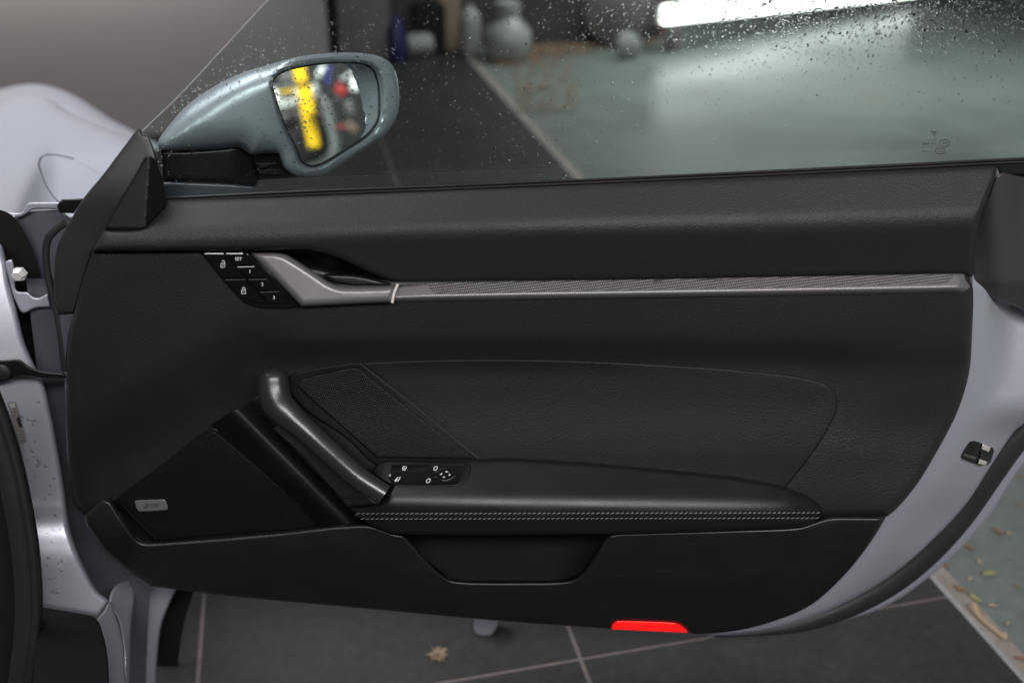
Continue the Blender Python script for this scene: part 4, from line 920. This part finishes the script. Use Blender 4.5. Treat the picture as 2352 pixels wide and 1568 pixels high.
# ------------------------------------------------------------------ things at the right of the garage, seen in the door mirror
def refl(px, py, dist):
    p = on_plane(np.array(float(px)), np.array(float(py)), mp0, mn); i = p - CAM; i /= np.linalg.norm(i); r = i - 2 * (i @ mn) * mn
    return p + r * dist
def rbox(name, p0, p1, wpx, dist, m, label, cat, dep=.1):
    dist *= 1.35
    a = refl(*p0, dist); b = refl(*p1, dist); t = b - a; L = np.linalg.norm(t); t /= L
    nrm = mp0 - (a + b) / 2; nrm /= np.linalg.norm(nrm); sd = np.cross(t, nrm); sd /= np.linalg.norm(sd); nn = np.cross(sd, t)
    w = wpx * (dist + 1.4) / F
    V, Fc = box((a + b) / 2, np.array([w / 2, dep, L / 2]), [sd, nn, t]); return setp(bevel(obj(name, V, Fc, m, smooth=False), .01), label, cat)
for args in (('yellow_post', (683, 140), (722, 338), 27, 3.2, M['yellow'], 'yellow post leaning across the view in the door mirror', 'post'),
             ('yellow_bracket', (706, 190), (716, 262), 17, 3.15, M['yellow'], 'short yellow bracket beside the yellow post in the mirror', 'bracket'),
             ('red_rag', (774, 196), (790, 214), 24, 3.3, M['redp'], 'red cloth hanging right of the yellow post in the mirror', 'cloth'),
             ('red_tool', (772, 292), (786, 292), 7, 3.2, M['redp'], 'small red tool low in the door mirror', 'tool'),
             ('white_board', (813, 178), (818, 208), 20, 3.3, M['bright'], 'small white board at the right of the mirror view', 'board'),
             ('silver_pipe', (778, 188), (820, 160), 8, 3.3, M['alu'], 'grey pipe slanting at the top of the mirror view', 'pipe'),
             ('white_canister', (728, 180), (742, 156), 11, 3.3, M['bright'], 'white canister right of the yellow post in the mirror', 'canister'),
             ('blue_hose', (756, 150), (752, 196), 6, 3.3, M['mirrorblue'], 'blue hose hanging in the middle of the mirror view', 'hose'),
             ('grey_cabinet', (740, 290), (758, 350), 50, 3.9, M['drum'], 'grey cabinet low behind the yellow post in the mirror', 'cabinet'),
             ('dark_shelf', (745, 110), (770, 345), 230, 4.6, M['rubber'], 'dark tool shelf filling the back of the mirror view', 'shelf'),
             ('yellow_strap', (632, 212), (670, 208), 8, 3.4, M['yellow'], 'yellow strap across the left of the mirror view', 'strap')):
    rbox(*args)
for args in (('steel_rail', (640, 178), (670, 172), 5, 3.6, M['alu'], 'grey rail at the upper left corner of the mirror view', 'rail'),
             ('blue_cloth', (728, 205), (736, 222), 12, 3.6, M['mirrorblue'], 'blue cloth right of the yellow post in the mirror', 'cloth'),
             ('lift_beam', (640, 205), (712, 190), 9, 2.9, M['plastic2'], 'dark beam crossing the yellow post in the mirror', 'beam'),
             ('white_bucket', (757, 262), (760, 280), 14, 3.8, M['bright'], 'white bucket in the middle of the mirror view', 'bucket'),
             ('grey_hose_reel', (800, 232), (806, 262), 18, 3.9, M['drum'], 'grey reel at the right of the mirror view', 'reel'),
             ('steel_stand', (775, 225), (800, 262), 5, 3.5, M['alu'], 'thin steel stand leaning right of the mirror centre', 'stand'),
             ('brown_carton', (800, 285), (815, 300), 18, 3.7, M['cardboard'], 'brown carton at the lower right of the mirror view', 'carton'),
             ('steel_bar', (735, 240), (750, 285), 5, 3.4, M['alu'], 'thin bright bar just right of the yellow post in the mirror', 'bar')):
    rbox(*args)
# white parked car seen in the mirror: wing and wheel
a = refl(662, 262, 3.5)
wc = empty('white_car', (float(a[0]), float(a[1]), 0.0), 'white car parked behind, its front corner at the left of the mirror', 'car')
def blob(name, px, py, dist, rx, ry, rz, m, parent):
    k_ = 1.3; c = refl(px, py, dist * k_); rx, ry, rz = rx * k_, ry * k_, rz * k_; V = []; Fc = []; nu, nv = 20, 12
    for i in range(nv + 1):
        for j in range(nu):
            ph = math.pi * i / nv; t = 2 * math.pi * j / nu
            s_ = lambda v_: math.copysign(abs(v_) ** .7, v_)
            V.append(c + np.array([rx * s_(math.sin(ph) * math.cos(t)), ry * s_(math.sin(ph) * math.sin(t)), rz * s_(math.cos(ph))]))
    for i in range(nv):
        for j in range(nu): Fc.append((i*nu+j, (i+1)*nu+j, (i+1)*nu+(j+1) % nu, i*nu+(j+1) % nu))
    return obj(name, V, Fc, m, parent)
blob('bumper', 655, 228, 3.6, .12, .16, .06, M['bright'], wc); blob('wing', 676, 310, 3.7, .14, .2, .20, M['bright'], wc); blob('wheel', 692, 315, 3.5, .03, .12, .12, M['rubber'], wc); blob('air_intake', 655, 275, 3.5, .04, .05, .03, M['rubber'], wc)
